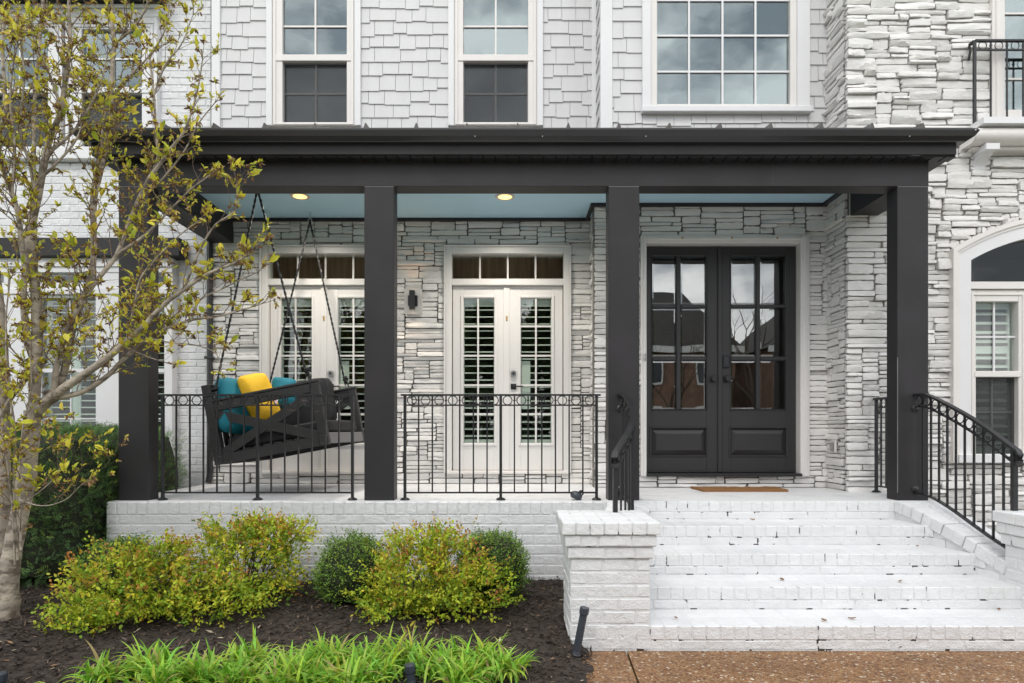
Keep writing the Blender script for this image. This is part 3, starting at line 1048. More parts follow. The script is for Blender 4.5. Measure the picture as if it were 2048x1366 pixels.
# ---- front door ---------------------------------------------------
fd = part('front_door', house)
fd['label'] = 'tall black double front door with bevelled panes'
Y = YE
P = lambda p: wx(p, YE)
Zp = lambda p: wz(p, YE)
obj('casing', MB().frame(P(1280), P(1615), Zp(952), Zp(473), P(1291) - P(1280), P(1615) - P(1596.5), Zp(473) - Zp(489.5), 0, Y - .06, Y + .14, .006)
    .frame(P(1285), P(1610), Zp(952), Zp(478), .03, .04, .03, 0, Y - .075, Y - .055, .006), 'door_white', fd)
obj('threshold', MB().cbox(P(1290), P(1598), Y - .09, Y + .13, Zp(952), Zp(946), .006), 'fixture_black', fd)
for a, b_, cols, pn in ((1291.5, 1442, ((1306, 1355), (1364, 1416)), (1303, 1416)), (1443, 1596, ((1465, 1516), (1524, 1576)), (1463, 1577))):
    x0, x1 = P(a) + .002, P(b_) - .002
    zt, zb = Zp(490.5), Zp(945)
    gx0, gx1 = P(cols[0][0]), P(cols[1][1])
    gt, gb = Zp(509), Zp(819)
    pt, pb = Zp(856), Zp(912)
    y0, y1 = Y + .05, Y + .10
    mb = MB()
    mb.cbox(x0, gx0, y0, y1, zb, zt, .002).cbox(gx1, x1, y0, y1, zb, zt, .002)
    mb.cbox(gx0, gx1, y0 + .0006, y1, gt, zt, .002).cbox(gx0, gx1, y0 + .0006, y1, pt, gb, .002).cbox(gx0, gx1, y0 + .0006, y1, zb, pb, .002)
    mb.box(gx0, gx1, y0 + .025, y1 - .002, pb, pt)
    leaf = obj('door_leaf', mb, 'black_door', fd)
    # sticking around the glass and glazing bars
    mb = MB().frame(gx0 - .012, gx1 + .012, gb - .012, gt + .012, .014, .014, .014, .014, y0 - .008, y0 + .01, .005)
    xm0, xm1 = P(cols[0][1]), P(cols[1][0])
    rows = [(509, 607), (614, 712), (720, 819)]
    mb.cbox(xm0, xm1, y0 - .004, y0 + .03, gb, gt, .008)
    for (r0, r1), (r2, r3) in zip(rows[:-1], rows[1:]):
        for c_ in cols:
            mb.cbox(P(c_[0]), P(c_[1]), y0 - .003, y0 + .03, Zp(r2), Zp(r1), .008)
    obj('glazing_bar', mb, 'black_door', fd)
    for c_ in cols:
        for r0, r1 in rows:
            X0, X1, Z0, Z1 = P(c_[0]), P(c_[1]), Zp(r1), Zp(r0)
            bv = .022
            yf, yb, yk = y0 + .020, y0 + .0236, y0 + .026
            vs_ = [(X0, yb, Z0), (X1, yb, Z0), (X1, yb, Z1), (X0, yb, Z1), (X0 + bv, yf, Z0 + bv), (X1 - bv, yf, Z0 + bv), (X1 - bv, yf, Z1 - bv), (X0 + bv, yf, Z1 - bv),
                   (X0, yk, Z0), (X1, yk, Z0), (X1, yk, Z1), (X0, yk, Z1)]
            fs = [(4, 5, 6, 7), (0, 1, 5, 4), (1, 2, 6, 5), (2, 3, 7, 6), (3, 0, 4, 7), (11, 10, 9, 8), (0, 8, 9, 1), (1, 9, 10, 2), (2, 10, 11, 3), (3, 11, 8, 0)]
            obj('pane', MB().add(vs_, fs), 'glass_door', fd)
    # raised panel
    X0, X1 = P(pn[0]), P(pn[1])
    mb = MB().frame(X0 - .016, X1 + .016, pb - .016, pt + .016, .02, .02, .02, .02, y0 - .008, y0 + .012, .006)
    bv = .05
    yf, yb = y0 - .002, y0 + .024
    a0, a1, a2, a3 = X0 + .012, X1 - .012, pb + .012, pt - .012
    mb.add([(a0, yb, a2), (a1, yb, a2), (a1, yb, a3), (a0, yb, a3), (a0 + bv, yf, a2 + bv), (a1 - bv, yf, a2 + bv), (a1 - bv, yf, a3 - bv), (a0 + bv, yf, a3 - bv)],
           [(4, 5, 6, 7), (0, 1, 5, 4), (1, 2, 6, 5), (2, 3, 7, 6), (3, 0, 4, 7)])
    obj('raised_panel', mb, 'black_door', fd)
obj('astragal', MB().cbox(P(1438), P(1447), Y + .03, Y + .051, Zp(945), Zp(491), .006), 'black_door', fd)
for px_ in (1428, 1456):
    mb = MB().cbox(P(px_) - .034, P(px_) + .034, Y + .038, Y + .05, Zp(757) - .036, Zp(757) + .036, .004)
    mb.add(*disc_y((P(px_) + .005, Y + .04, Zp(757)), .016, .03)).add(*disc_y((P(px_) + .005, Y + .012, Zp(757)), .03, .022))
    obj('door_knob', mb, 'fixture_black', fd, smooth=35)
kp = obj('keypad_lock', MB().cbox(P(1448.5), P(1461), Y + .026, Y + .05, Zp(735), Zp(709.5), .008), 'fixture_black', fd)
for r_ in range(4):
    for c_ in range(2):
        obj('keypad_button', MB().cbox(P(1452 + 4.2 * c_), P(1454.4 + 4.2 * c_), Y + .0235, Y + .03, Zp(717.6 + 3.6 * r_), Zp(715.2 + 3.6 * r_), .001), 'fixture_slate', fd)
obj('doorbell', MB().cbox(P(1284), P(1288.6), Y - .09, Y - .074, Zp(723), Zp(709), .006), 'steel', house)
obj('doorbell_button', MB().cbox(P(1285.2), P(1287.4), Y - .094, Y - .08, Zp(720), Zp(712), .003), 'plate_white', house)
for px_ in (1361, 1459, 1549):
    obj('casing_nail_patch', MB().cbox(P(px_ - 1.5), P(px_ + 1.5), Y - .0785, Y - .07, Zp(482), Zp(477.5), .002), 'wood_fill', fd)

# ---- arched window of the wing -----------------------------------
aw = part('arched_window', house)
aw['label'] = 'arched window with white mouldings beside the right stair'


def arch_band(r_out, r_in, y0, y1, x_in_off, n=40):
    """moulding that follows the arch and drops down both sides"""
    mb = MB()
    def pts(off):
        xo = half - off
        a = math.asin(xo / (AR - off))
        pl = [(acx - xo, AW['zb'])]
        for i in range(n + 1):
            t_ = -a + 2 * a * i / n
            pl.append((acx + (AR - off) * math.sin(t_), acz + (AR - off) * math.cos(t_)))
        pl.append((acx + xo, AW['zb']))
        return pl
    A, B = pts(r_out), pts(r_in)
    k = len(A)
    vs_ = [(x, y0, z) for x, z in A] + [(x, y0, z) for x, z in B] + [(x, y1, z) for x, z in A] + [(x, y1, z) for x, z in B]
    fs = []
    for i in range(k - 1):
        fs.append((i, i + 1, k + i + 1, k + i))
        fs.append((2 * k + i, i + 0, i + 1, 2 * k + i + 1)[::-1])
        fs.append((k + i, k + i + 1, 3 * k + i + 1, 3 * k + i))
    mb.add(vs_, fs)
    return mb


Y = YR
P = lambda p: wx(p, YR)
Zp = lambda p: wz(p, YR)
casew = P(1931) - P(1893)
obj('casing', arch_band(0, .045, Y - .105, Y + .05, 0), 'cream_trim', aw)
obj('casing_band', arch_band(.044, .075, Y - .09, Y + .05, 0), 'cream_trim', aw)
obj('casing_band', arch_band(.074, casew, Y - .08, Y + .06, 0), 'white_trim', aw)
obj('sill', MB().cbox(AW['x0'] + .05, AW['x1'] - .05, Y - .12, Y + .05, Zp(925), Zp(908), .006), 'white_trim', aw)
xi0, xi1 = AW['x0'] + casew, AW['x1'] - casew
obj('mullion', MB().cbox(xi0, xi1, Y - .075, Y + .08, Zp(581), Zp(566.5), .004), 'cream_trim', aw)
# arched glass
mb = MB()
n = 30
vs_ = [(xi0, Y + .02, Zp(567)), (xi1, Y + .02, Zp(567))]
rr_ = AR - casew + .01
aa = math.asin(min(1, (half - casew) / rr_))
top = [(acx + rr_ * math.sin(aa - 2 * aa * i / n), Y + .02, acz + rr_ * math.cos(aa - 2 * aa * i / n)) for i in range(n + 1)]
mb.add(vs_ + top, [tuple(range(n + 3))])
obj('arched_pane', mb, 'glass', aw)
unit = P(2044) - P(1930)
ux = xi0
k = 0
while ux + unit < xi1 + .02:
    u0, u1 = ux, ux + unit
    q0, q1 = u0 + (P(1944) - P(1930)), u1 - (P(2044) - P(2029))
    zt, zm0, zm1, zb = Zp(605), Zp(743), Zp(755), Zp(908)
    mb = MB().frame(u0 + .001, u1 - .001, Zp(910), Zp(582), q0 - u0, u1 - q1, Zp(582) - zt, .012, Y - .05, Y + .05, .005)
    mb.frame(u0 + .02, u1 - .02, Zp(910), Zp(588), .025, .025, .025, .005, Y - .062, Y - .045, .004)
    mb.cbox(q0 - .02, q1 + .02, Y - .058, Y + .05, zm1, zm0, .005)
    obj('sash_frame', mb, 'cream_trim', aw)
    lites(aw, q0, q1, zm0, zt, 2, 2, Y + .01, .017, 'glass', 'white_trim')
    lites(aw, q0, q1 - .012, zb, zm1, 2, 2, Y + .03, .017, 'glass', 'white_trim', zs=[Zp(824)])
    obj('insect_screen', MB().box(q0, q1, Y + .008, Y + .009, zb, zm1), 'insect_screen', aw)
    obj('shutter_frame', MB().frame(q0 - .05, q1 + .05, zb - .02, zt + .05, .055, .055, .1, .1, Y + .09, Y + .115).box(q0, q1, Y + .0905, Y + .114, Zp(705), Zp(690)), 'shutter_white', aw)
    louvers(aw, q0 + .004, q1 - .004, zb + .07, Zp(705), Y + .10, .085, tilt=26, hgt=.075)
    louvers(aw, q0 + .004, q1 - .004, Zp(690), zt - .05, Y + .10, .085, tilt=26, hgt=.075)
    ux += unit; k += 1
mb = MB().box(ux, xi1, Y - .05, Y + .05, Zp(910), Zp(582))
if xi1 - ux > .01: obj('filler_board', mb, 'cream_trim', aw)
obj('room_lamp', MB().lathe((P(1934) + .35, 8.6, Zp(537) + .35), [(.03, 0), (.07, .05), (.03, .12)], 14), 'lamp_warm', aw)

# ---- upper door of the wing, balcony ledge
ud = part('balcony_door', house)
ud['label'] = 'upstairs glazed door behind the small balcony'
u0, u1 = UD[0], UD[1]
obj('casing', MB().frame(u0, u1, Zp(262), TOP, P(2000) - u0, P(2000) - u0, .1, 0, Y - .07, Y + .06, .006).frame(u0 + .03, u1 - .03, Zp(262), TOP - .02, .05, .05, .05, 0, Y - .085, Y - .065, .006), 'cream_trim', ud)
g0, g1 = P(2003), u1 - (P(2003) - u0)
obj('bottom_rail', MB().cbox(g0 - .02, g1 + .02, Y - .03, Y + .05, Zp(262), Zp(222), .004), 'cream_trim', ud)
lites(ud, g0, g1, Zp(222), TOP - .1, 2, 3, Y + .02, .018, 'glass_upper', 'cream_trim', zs=[Zp(157), Zp(26), Zp(-60)], xs=[(g0 + g1) / 2])
lg = part('balcony_ledge', house)
bx0_, bx1_ = wx(1928, 6.45), u1 + .25
mb = MB()
prof = [(YR + .02, Zp(262)), (YR - .30, Zp(262)), (YR - .30, Zp(274)), (YR + .02, Zp(274))]
obj('slab', MB().extrude_x(prof, bx0_ + .05, bx1_), 'white_trim', lg)
zc_, rr_ = (Zp(274) + Zp(304)) / 2 - .002, (Zp(274) - Zp(304)) / 2
prof = [(YR + .02, zc_ + rr_)] + [(YR - .19 - rr_ * math.sin(math.pi * i / 10) * 1.05, zc_ + rr_ * math.cos(math.pi * i / 10)) for i in range(11)] + [(YR + .02, zc_ - rr_)]
obj('round_moulding', MB().extrude_x(prof, bx0_ + .0, bx1_), 'cream_trim', lg, smooth=30)
obj('bed_moulding', MB().cbox(bx0_ + .06, bx1_, YR - .14, YR + .02, Zp(311), Zp(304.5), .005), 'cream_trim', lg)
for bxk in (P(1942), P(2190)):
    prof = [(YR - .01, Zp(346)), (YR - .04, Zp(346))] + [(YR - .045 - .13 * (i / 8) ** 2, Zp(340) + (Zp(318) - Zp(340)) * (i / 8)) for i in range(9)] + [(YR - .21, Zp(317)), (YR - .21, Zp(306)), (YR - .01, Zp(306))]
    obj('bracket', MB().extrude_x(prof, bxk, bxk + .11), 'white_trim', lg)
    obj('bracket_cap', MB().cbox(bxk - .012, bxk + .122, YR - .23, YR - .0, Zp(318), Zp(305.5), .003), 'white_trim', lg)

# ---- electrical outlet by the entrance, rain pipe
obj('outlet_box', MB().cbox(XR - .075, XR - .05, YE - .28, YE - .19, wz(905, 6.75), wz(880, 6.75), .004), 'plate_white', house)
obj('outlet_cover', MB().cbox(XR - .092, XR - .074, YE - .265, YE - .205, wz(902, 6.75), wz(885, 6.75), .004), 'steel', house)
dx = wx(418, 7.42)
obj('downspout', MB().tube([(dx, 7.44, CE - .08), (dx, 7.44, .90), (dx - .004, 7.435, .84), (dx - .012, 7.42, .785)], .034, 10), 'gutter_black', house, smooth=40)
obj('downspout_strap', MB().cbox(dx - .05, dx + .05, 7.40, 7.47, 2.2, 2.23, .003), 'gutter_black', house)

# ================================================================== PORCH
porch = thing('porch', 'black posted porch with blue ceiling and white brick base', 'porch', (0, 6.5, 0))
PR = XR + .29
floor_ = obj('porch_floor', MB().add([(XL + .01, YP + .01, FL - .003), (PR, YP + .01, FL - .003), (PR, YR + .0, FL - .003), (XR, YR, FL - .003), (XR, YW, FL - .003), (XL + .01, YW, FL - .003),
                                      (XL + .01, YP + .01, .02), (PR, YP + .01, .02), (PR, YR, .02), (XR, YR, .02), (XR, YW, .02), (XL + .01, YW, .02)],
                                     [(0, 1, 2, 3, 4, 5), (0, 6, 7, 1), (1, 7, 8, 2), (5, 4, 10, 11), (0, 5, 11, 6)]), 'porch_floor', porch)
bw_ = obj('base_wall', MB().box(XL + .004, 1.2, YP + .0035, YP + .1, -.05, FL - .012).box(XL + .006, XL + .1, YP + .1, YW, -.05, FL - .012), 'white_mortar', porch)
# rowlock course on top
nbr = int((1.16 - XL) / .0896)
for i in range(nbr):
    brick(bw_, XL + (i + .5) * .0896, YP - .003, FL - .058, .0815, .2, .108)
zc = FL - .112
for k in range(8):
    z = zc - (k + .5) * .087
    x = XL + (0 if k % 2 else -.105)
    while x < 1.05:
        a, b_ = max(x, XL), x + .211
        x += .211
        if b_ - a < .03: continue
        brick(bw_, (a + b_) / 2, YP - .001, z, round(b_ - a - .010, 3), .1, .078)
# left flank of the base
for k in range(8):
    z = zc - (k + .5) * .087
    y = YP + .1 + (.1 if k % 2 else 0)
    while y < YW:
        brick(bw_, XL + .001, y + .105, z, .201, .1, .078, R(-90)); y += .211
for i in range(20):
    brick(bw_, XL - .001, YP + .25 + i * .0896, FL - .058, .0815, .1, .108, R(-90))

posts = [(237, 297), (728.5, 788), (1217, 1279), (1795, 1857)]
BB = wz(372.5, YC)
YBK = 5.887
PX = []
for i, (a, b_) in enumerate(posts):
    x0, x1 = wx(a, YC), wx(b_, YC)
    PX.append((x0, x1))
    p_ = obj('post', MB().cbox(x0, x1, YC, YBK, FL - .004, BB + .02, .004), 'black_paint', porch)
    obj('post_seam', MB().box(x0 + .002, x1 - .002, YC - .0015, YC + .01, BB - .006, BB - .0015), 'swing_rail', p_)
obj('chipped_edge', MB().box(PX[3][0] - .0012, PX[3][0] + .004, YC - .0012, YC + .003, wz(985, YC), wz(715, YC)), 'swing_rail', porch)
beam = obj('beam', MB().cbox(PX[0][0] - .001, PX[3][1] + .001, YC - .002, YBK + .001, BB, wz(318, YC), .003), 'black_paint', porch)
obj('beam_joint', MB().box(wx(1545.2, YC), wx(1546.2, YC), YC - .003, YC, BB + .002, wz(322, YC)), 'fixture_black', beam)
obj('side_beam', MB().cbox(PX[0][0], PX[0][1], YBK + .002, YW - .02, BB, CE + .03, .003), 'black_paint', porch)
obj('side_beam', MB().cbox(PX[3][0], PX[3][1], YBK + .002, YR - .03, BB, CE + .03, .003), 'black_paint', porch)
obj('inner_beam_face', MB().box(PX[0][1], PX[3][0], YBK + .002, YBK + .02, BB + .002, CE + .03), 'black_paint', porch)
ceil = obj('porch_ceiling', MB().box(PX[0][0] + .05, XR + .03, YBK, YW + .02, CE, CE + .04), 'ceiling_blue', porch)
mb = MB()
mb.box(PX[0][1], XB - .0, YW - .085, YW - .05, CE - .034, CE - .001)
mb.box(XB - .09, XB - .055, YE - .05, YW - .086, CE - .034, CE - .001)
mb.box(XB - .09, XR - .05, YE - .085, YE - .05, CE - .034, CE - .001)
mb.box(XR - .105, XR - .07, YBK + .03, YE - .086, CE - .034, CE - .001)
obj('ceiling_trim', mb, 'black_paint', porch)
# eaves: soffit, fascia, gutter, metal roof
FX0, FX1, YFa = PX[0][0] - .16, PX[3][1] + .16, 5.605
sz = wz(311, 5.61)
soff = obj('soffit', MB().box(FX0, FX1, YFa, YC - .001, sz - .004, sz).box(FX1 - .17, FX1, YC, YR, sz - .004, sz).box(FX0, FX0 + .17, YC, YW, sz - .004, sz), 'black_paint', porch)
x = FX0 + .02
while x < FX1:
    obj('soffit_slat', MB().box(x, x + .088, YFa + .01, YC - .004, sz - .013, sz - .0045), 'black_paint', soff)
    x += .105
fz0, fz1 = wz(307.5, YFa), wz(280, YFa)
obj('fascia', MB().cbox(FX0, FX1, YFa - .014, YFa + .004, fz0 - .012, fz1 + .06, .003).cbox(FX1 - .016, FX1 + .002, YFa + .005, YR, fz0 - .012, fz1 + .06, .003).cbox(FX0 - .002, FX0 + .016, YFa + .005, YW, fz0 - .012, fz1 + .06, .003), 'black_paint', porch)
YG = 5.48
gt, gb = wz(256, YG), wz(281, YG + .04)
prof = [(0, gt), (.0, gt - .014), (-.008, gt - .016), (-.006, gt - .024), (.016, gt - .058), (.05, gt - .078), (.062, gb + .004), (.062, gb), (.13, gb), (.13, gt - .02), (.125, gt - .02), (.125, gb + .006), (.068, gb + .006), (.05, gt - .07), (.02, gt - .05), (.004, gt - .02), (.008, gt)]
# gutter as a mitred sweep around three sides
gx0, gx1 = wx(142, YG), wx(1957, YG)
mb = MB()
npf = len(prof)
vs_ = []
for (sx_, which) in ((0, 'L0'), (0, 'L1'), (1, 'R1'), (1, 'R0')):
    for d_, z in prof:
        if which == 'L0': vs_.append((gx0 + d_, YW, z))
        if which == 'L1': vs_.append((gx0 + d_, YG + d_, z))
        if which == 'R1': vs_.append((gx1 - d_, YG + d_, z))
        if which == 'R0': vs_.append((gx1 - d_, YR, z))
fs = []
for s_ in range(3):
    for i in range(npf):
        fs.append((s_ * npf + i, s_ * npf + (i + 1) % npf, (s_ + 1) * npf + (i + 1) % npf, (s_ + 1) * npf + i))
mb.add(vs_, fs)
obj('gutter', mb, 'gutter_black', porch)
for px_ in (950, 1085, 1292, 1820):
    obj('gutter_rivet', MB().add(*disc_y((wx(px_, YG), YG - .0005 + .012, wz(272, YG)), .004, .01, 8)), 'steel', porch)
obj('gutter_corner_rivet', MB().add(*disc_y((gx1 - .03, YG + .002, gt - .018), .006, .012, 8)), 'steel', porch)
slope = .15
rz0 = gt + .004
def roofz(y): return rz0 + (y - YG - .05) * slope
roof = obj('roof', MB().add([(gx0 + .05, YG + .05, rz0), (gx1 - .05, YG + .05, rz0), (gx1 - .05, YR, roofz(YR)), (XR, YR, roofz(YR)), (XR, YW, roofz(YW)), (gx0 + .05, YW, roofz(YW)),
                             (gx0 + .05, YG + .05, rz0 - .012), (gx1 - .05, YG + .05, rz0 - .012)], [(0, 1, 2, 3, 4, 5), (0, 6, 7, 1)]), 'roof_metal', porch)
sp = 101.3 * (YG + .05) / F
k0 = int((gx0 - wx(1136.5, YG)) / sp)
x = wx(1136.5, YG + .05) - 9 * sp
while x < gx1 - .08:
    if x > gx0 + .08:
        ye = YW if x < XR else YR
        vs_ = []
        for y in (YG + .045, ye):
            z = roofz(y)
            vs_ += [(x - .026, y, z), (x - .004, y, z + .062), (x + .004, y, z + .062), (x + .026, y, z)]
        obj('roof_seam', MB().add(vs_, [(0, 1, 2, 3), (7, 6, 5, 4), (0, 4, 5, 1), (1, 5, 6, 2), (2, 6, 7, 3)]), 'roof_metal', roof)
    x += sp
obj('roof_edge', MB().box(gx0 + .04, gx1 - .04, YG + .015, YG + .05, rz0 - .004, rz0 + .006), 'roof_metal', roof)

# ================================================================== STEPS
steps = thing('front_steps', 'white painted brick steps with curved side walls and square end pier', 'steps', (2.2, 4.9, 0))
CINL = lambda Y: (1.172 - .296 * smooth01((YP - Y) / 1.05))      # inner edge of the left cheek
CINR = lambda Y: (3.30 + .21 * smooth01((YP - Y) / 1.05))


def smooth01(t_): t_ = max(0, min(1, t_)); return t_ * t_ * (3 - 2 * t_)


for i in range(5):
    yf = YF + i * TR
    z0, z1 = i * RI, (i + 1) * RI
    yb = yf + TR + .05 if i < 4 else yf + .3
    if i == 0: xl, xr = .52, 6.0
    elif i == 4: xl, xr = 1.15, 3.36
    else: xl, xr = CINL(yf) - .05, CINR(yf - .25 if i == 1 else yf) + .06
    if i == 0: xr = 4.6
    st = obj('step', MB().box(xl + .003, xr, yf + .0035, yb, (z0 - .03 if i == 0 else z0 - RI * .5), z1 - .0015), 'worn_mortar', steps)
    st.data.materials.append(MATS['white_mortar'])
    for pg in st.data.polygons:
        if pg.normal.z > .5: pg.material_index = 1
    # rowlock nosing (bricks on edge) and a stretcher course below
    hb = .092
    n_ = int((xr - xl) / .0885)
    for k in range(n_):
        brick(st, xl + (k + .5) * (xr - xl) / n_, yf - .002, z1 - hb / 2 + .0015, (xr - xl) / n_ - .0045, .205, hb - .004, material='white_brick')
    n_ = int((xr - xl) / .335)
    hs = RI - hb
    off_ = random.uniform(.0, .2)
    n2_ = int((xr - xl - off_) / .232)
    for k in range(-1, n2_ + 1):
        a, b_ = max(xl, xl + off_ + k * .232), min(xr, xl + off_ + (k + 1) * .232)
        if b_ - a < .03: continue
        brick(st, (a + b_) / 2, yf + .001, z0 + hs / 2 + .0015, round(b_ - a - .006, 3), .1, hs - .005)
    # back half of the tread
    n_ = int((xr - xl) / .21)
    if i < 4:
        for k in range(n_):
            brick(st, xl + (k + .5) * (xr - xl) / n_, yf + .210, z1 - .0305, round((xr - xl) / n_ - .004, 3), TR - .15, .059)


# cheek walls: swept side walls with a coping of bricks laid on edge
def cheek(side):
    ys = [YP + .02 - (YP - 4.60) * i / 16 for i in range(17)]
    inner = CINL if side < 0 else CINR
    wd = .36
    def topz(y):
        t_ = (YP - y) / (YP - 4.62)
        t_ = max(0, min(1, t_))
        return FL + .004 - .335 * (.65 * t_ ** 1.35 + .35 * smooth01(t_))
    mb = MB()
    vs_ = []
    for y in ys:
        xi = inner(y); xo = xi + side * wd
        vs_ += [(xi + side * .015, y, -.05), (xi + side * .015, y, topz(y) - .015), (xo - side * .01, y, topz(y) - .015), (xo - side * .01, y, -.05)]
    fs = []
    for i in range(16):
        for j in range(3):
            q = (i * 4 + j, i * 4 + j + 1, (i + 1) * 4 + j + 1, (i + 1) * 4 + j)
            fs.append(q)
    mb.add(vs_, fs)
    cw_ = obj('cheek_wall', mb, 'white_mortar', steps)
    # coping bricks
    L_ = 0; seg = []
    N = 120
    Pp = []
    for i in range(N + 1):
        y = YP - .0 - (YP - 4.63) * i / N
        Pp.append(Vector((inner(y) + side * wd / 2, y, topz(y))))
    acc = [0]
    for a, b_ in zip(Pp[:-1], Pp[1:]): acc.append(acc[-1] + (b_ - a).length)
    nb = int(acc[-1] / .095)
    for k in range(nb):
        s0 = (k + .5) * acc[-1] / nb
        j = min(range(N), key=lambda q: abs(acc[q] - s0))
        j = max(1, min(N - 1, j))
        p_ = Pp[j]; d_ = (Pp[j + 1] - Pp[j - 1]).normalized()
        xax = Vector((side * 1, 0, 0)) if False else Vector((-d_.y, d_.x, 0)).normalized()
        zax = xax.cross(d_).normalized()
        if zax.z < 0: zax = -zax
        yax = zax.cross(xax).normalized()
        Mx = Matrix(((xax.x, yax.x, zax.x), (xax.y, yax.y, zax.y), (xax.z, yax.z, zax.z))).to_4x4()
        # two bricks across the wall
        ln = acc[-1] / nb - .005
        for h_ in (-1, 1):
            M = Matrix.Translation(p_ - zax * .045) @ Mx @ Matrix.Translation((h_ * wd / 4, -ln / 2, 0))
            brick(cw_, 0, 0, 0, wd / 2 - .004, round(ln, 3), .098, M=M)
    # stretcher courses on the inner face, above the treads
    for k in range(9):
        z = .03 + (k + .5) * .083
        y = YP - (.1 if k % 2 else 0)
        while y > 4.68:
            ym = y - .1
            if z < topz(ym) - .125 and z > 0:
                dxy = (inner(ym + .05) - inner(ym - .05)) / .1
                ang = math.atan2(1, dxy) 
                xi = inner(ym)
                M = Matrix.Translation((xi + side * .004, ym, z)) @ Matrix.Rotation((R(90) if side > 0 else R(-90)) * 1 - math.atan(dxy) , 4, 'Z')
                if side > 0: M = Matrix.Translation((xi + .004, ym, z)) @ Matrix.Rotation(R(-90) - math.atan(dxy), 4, 'Z')
                else: M = Matrix.Translation((xi - .004, ym, z)) @ Matrix.Rotation(R(90) - math.atan(dxy), 4, 'Z')
                brick(cw_, 0, 0, 0, .2, .012, .075, M=M)
            y -= .21
    return cw_


cheek(-1); cheek(1)


def pier(x0, x1, y0, y1, h, lab=None):
    p_ = obj('pier', MB().box(x0 + .004, x1 - .004, y0 + .004, y1 - .004, -.05, h - .01), 'white_mortar', steps)
    if lab: p_['label'] = lab
    bh = .0812
    nb = 7
    hb0 = h - 3 * .078
    bh = hb0 / nb
    W_, D_ = x1 - x0, y1 - y0
    for k in range(nb):
        z = (k + .5) * bh
        ofs = .105 if k % 2 else .0
        a = x0 - ofs * (1 if k % 2 else 0) + (.0 if k % 2 else 0)
        while a < x1 - .02:
            s0, s1 = max(a, x0), min(a + .208, x1)
            if s1 - s0 > .03: brick(p_, (s0 + s1) / 2, y0, z, round(s1 - s0 - .009, 3), .09, bh - .009)
            a += .208
        for xx, rz in ((x0, R(-90)), (x1, R(90))):
            a = y0 + (0 if k % 2 else .1)
            while a < y1 - .03:
                s0, s1 = a, min(a + .208, y1)
                brick(p_, xx, (s0 + s1) / 2, z, round(s1 - s0 - .009, 3), .09, bh - .009, rz)
                a += .208
    # two stretcher courses stepping out, then a rowlock cap
    for k, o_ in ((0, .018), (1, .036)):
        z = hb0 + (k + .5) * .078
        xa, xb, ya, yb = x0 - o_, x1 + o_, y0 - o_, y1 + o_
        obj('corbel_core', MB().box(xa + .005, xb - .005, ya + .005, yb - .005, z - .036, z + .036), 'worn_mortar', p_)
        cuts = [xa, xa + .105, xa + .21, xb - .16, xb] if k else [xa, xa + .24, xb - .12, xb]
        for a, b_ in zip(cuts[:-1], cuts[1:]):
            brick(p_, (a + b_) / 2, ya, z, round(b_ - a - .006, 3), .1, .071)
        cuts = [ya + .1, ya + .3, yb - .1, yb]
        for xx, rz in ((xa, R(-90)), (xb, R(90))):
            for a, b_ in zip(cuts[:-1], cuts[1:]):
                brick(p_, xx, (a + b_) / 2, z, round(b_ - a - .006, 3), .1, .071, rz)
    o_ = .055
    xa, xb, ya, yb = x0 - o_, x1 + o_, y0 - o_, y1 + o_
    z = h - .039
    obj('cap_core', MB().box(xa + .01, xb - .01, ya + .01, yb - .01, z - .035, z + .036), 'worn_mortar', p_)
    n_ = 7
    for k in range(n_):
        for r_ in range(3):
            brick(p_, xa + (k + .5) * (xb - xa) / n_, ya + r_ * (yb - ya) / 3, z, round((xb - xa) / n_ - .005, 3), (yb - ya) / 3 - .005, .078)
    return p_


PH = .815
pier(.367, .876, YF, YF + .53, PH, 'square white brick end pier beside the mulch bed')
pier(3.515, 4.03, YF, YF + .53, PH, 'square white brick end pier at the right foot of the steps')

# ================================================================== RAILINGS
def flange(mb, x, y, z): return mb.lathe((x, y, z), [(.042, 0), (.042, .006), (.034, .014), (.018, .02), (.012, .024)], 18)


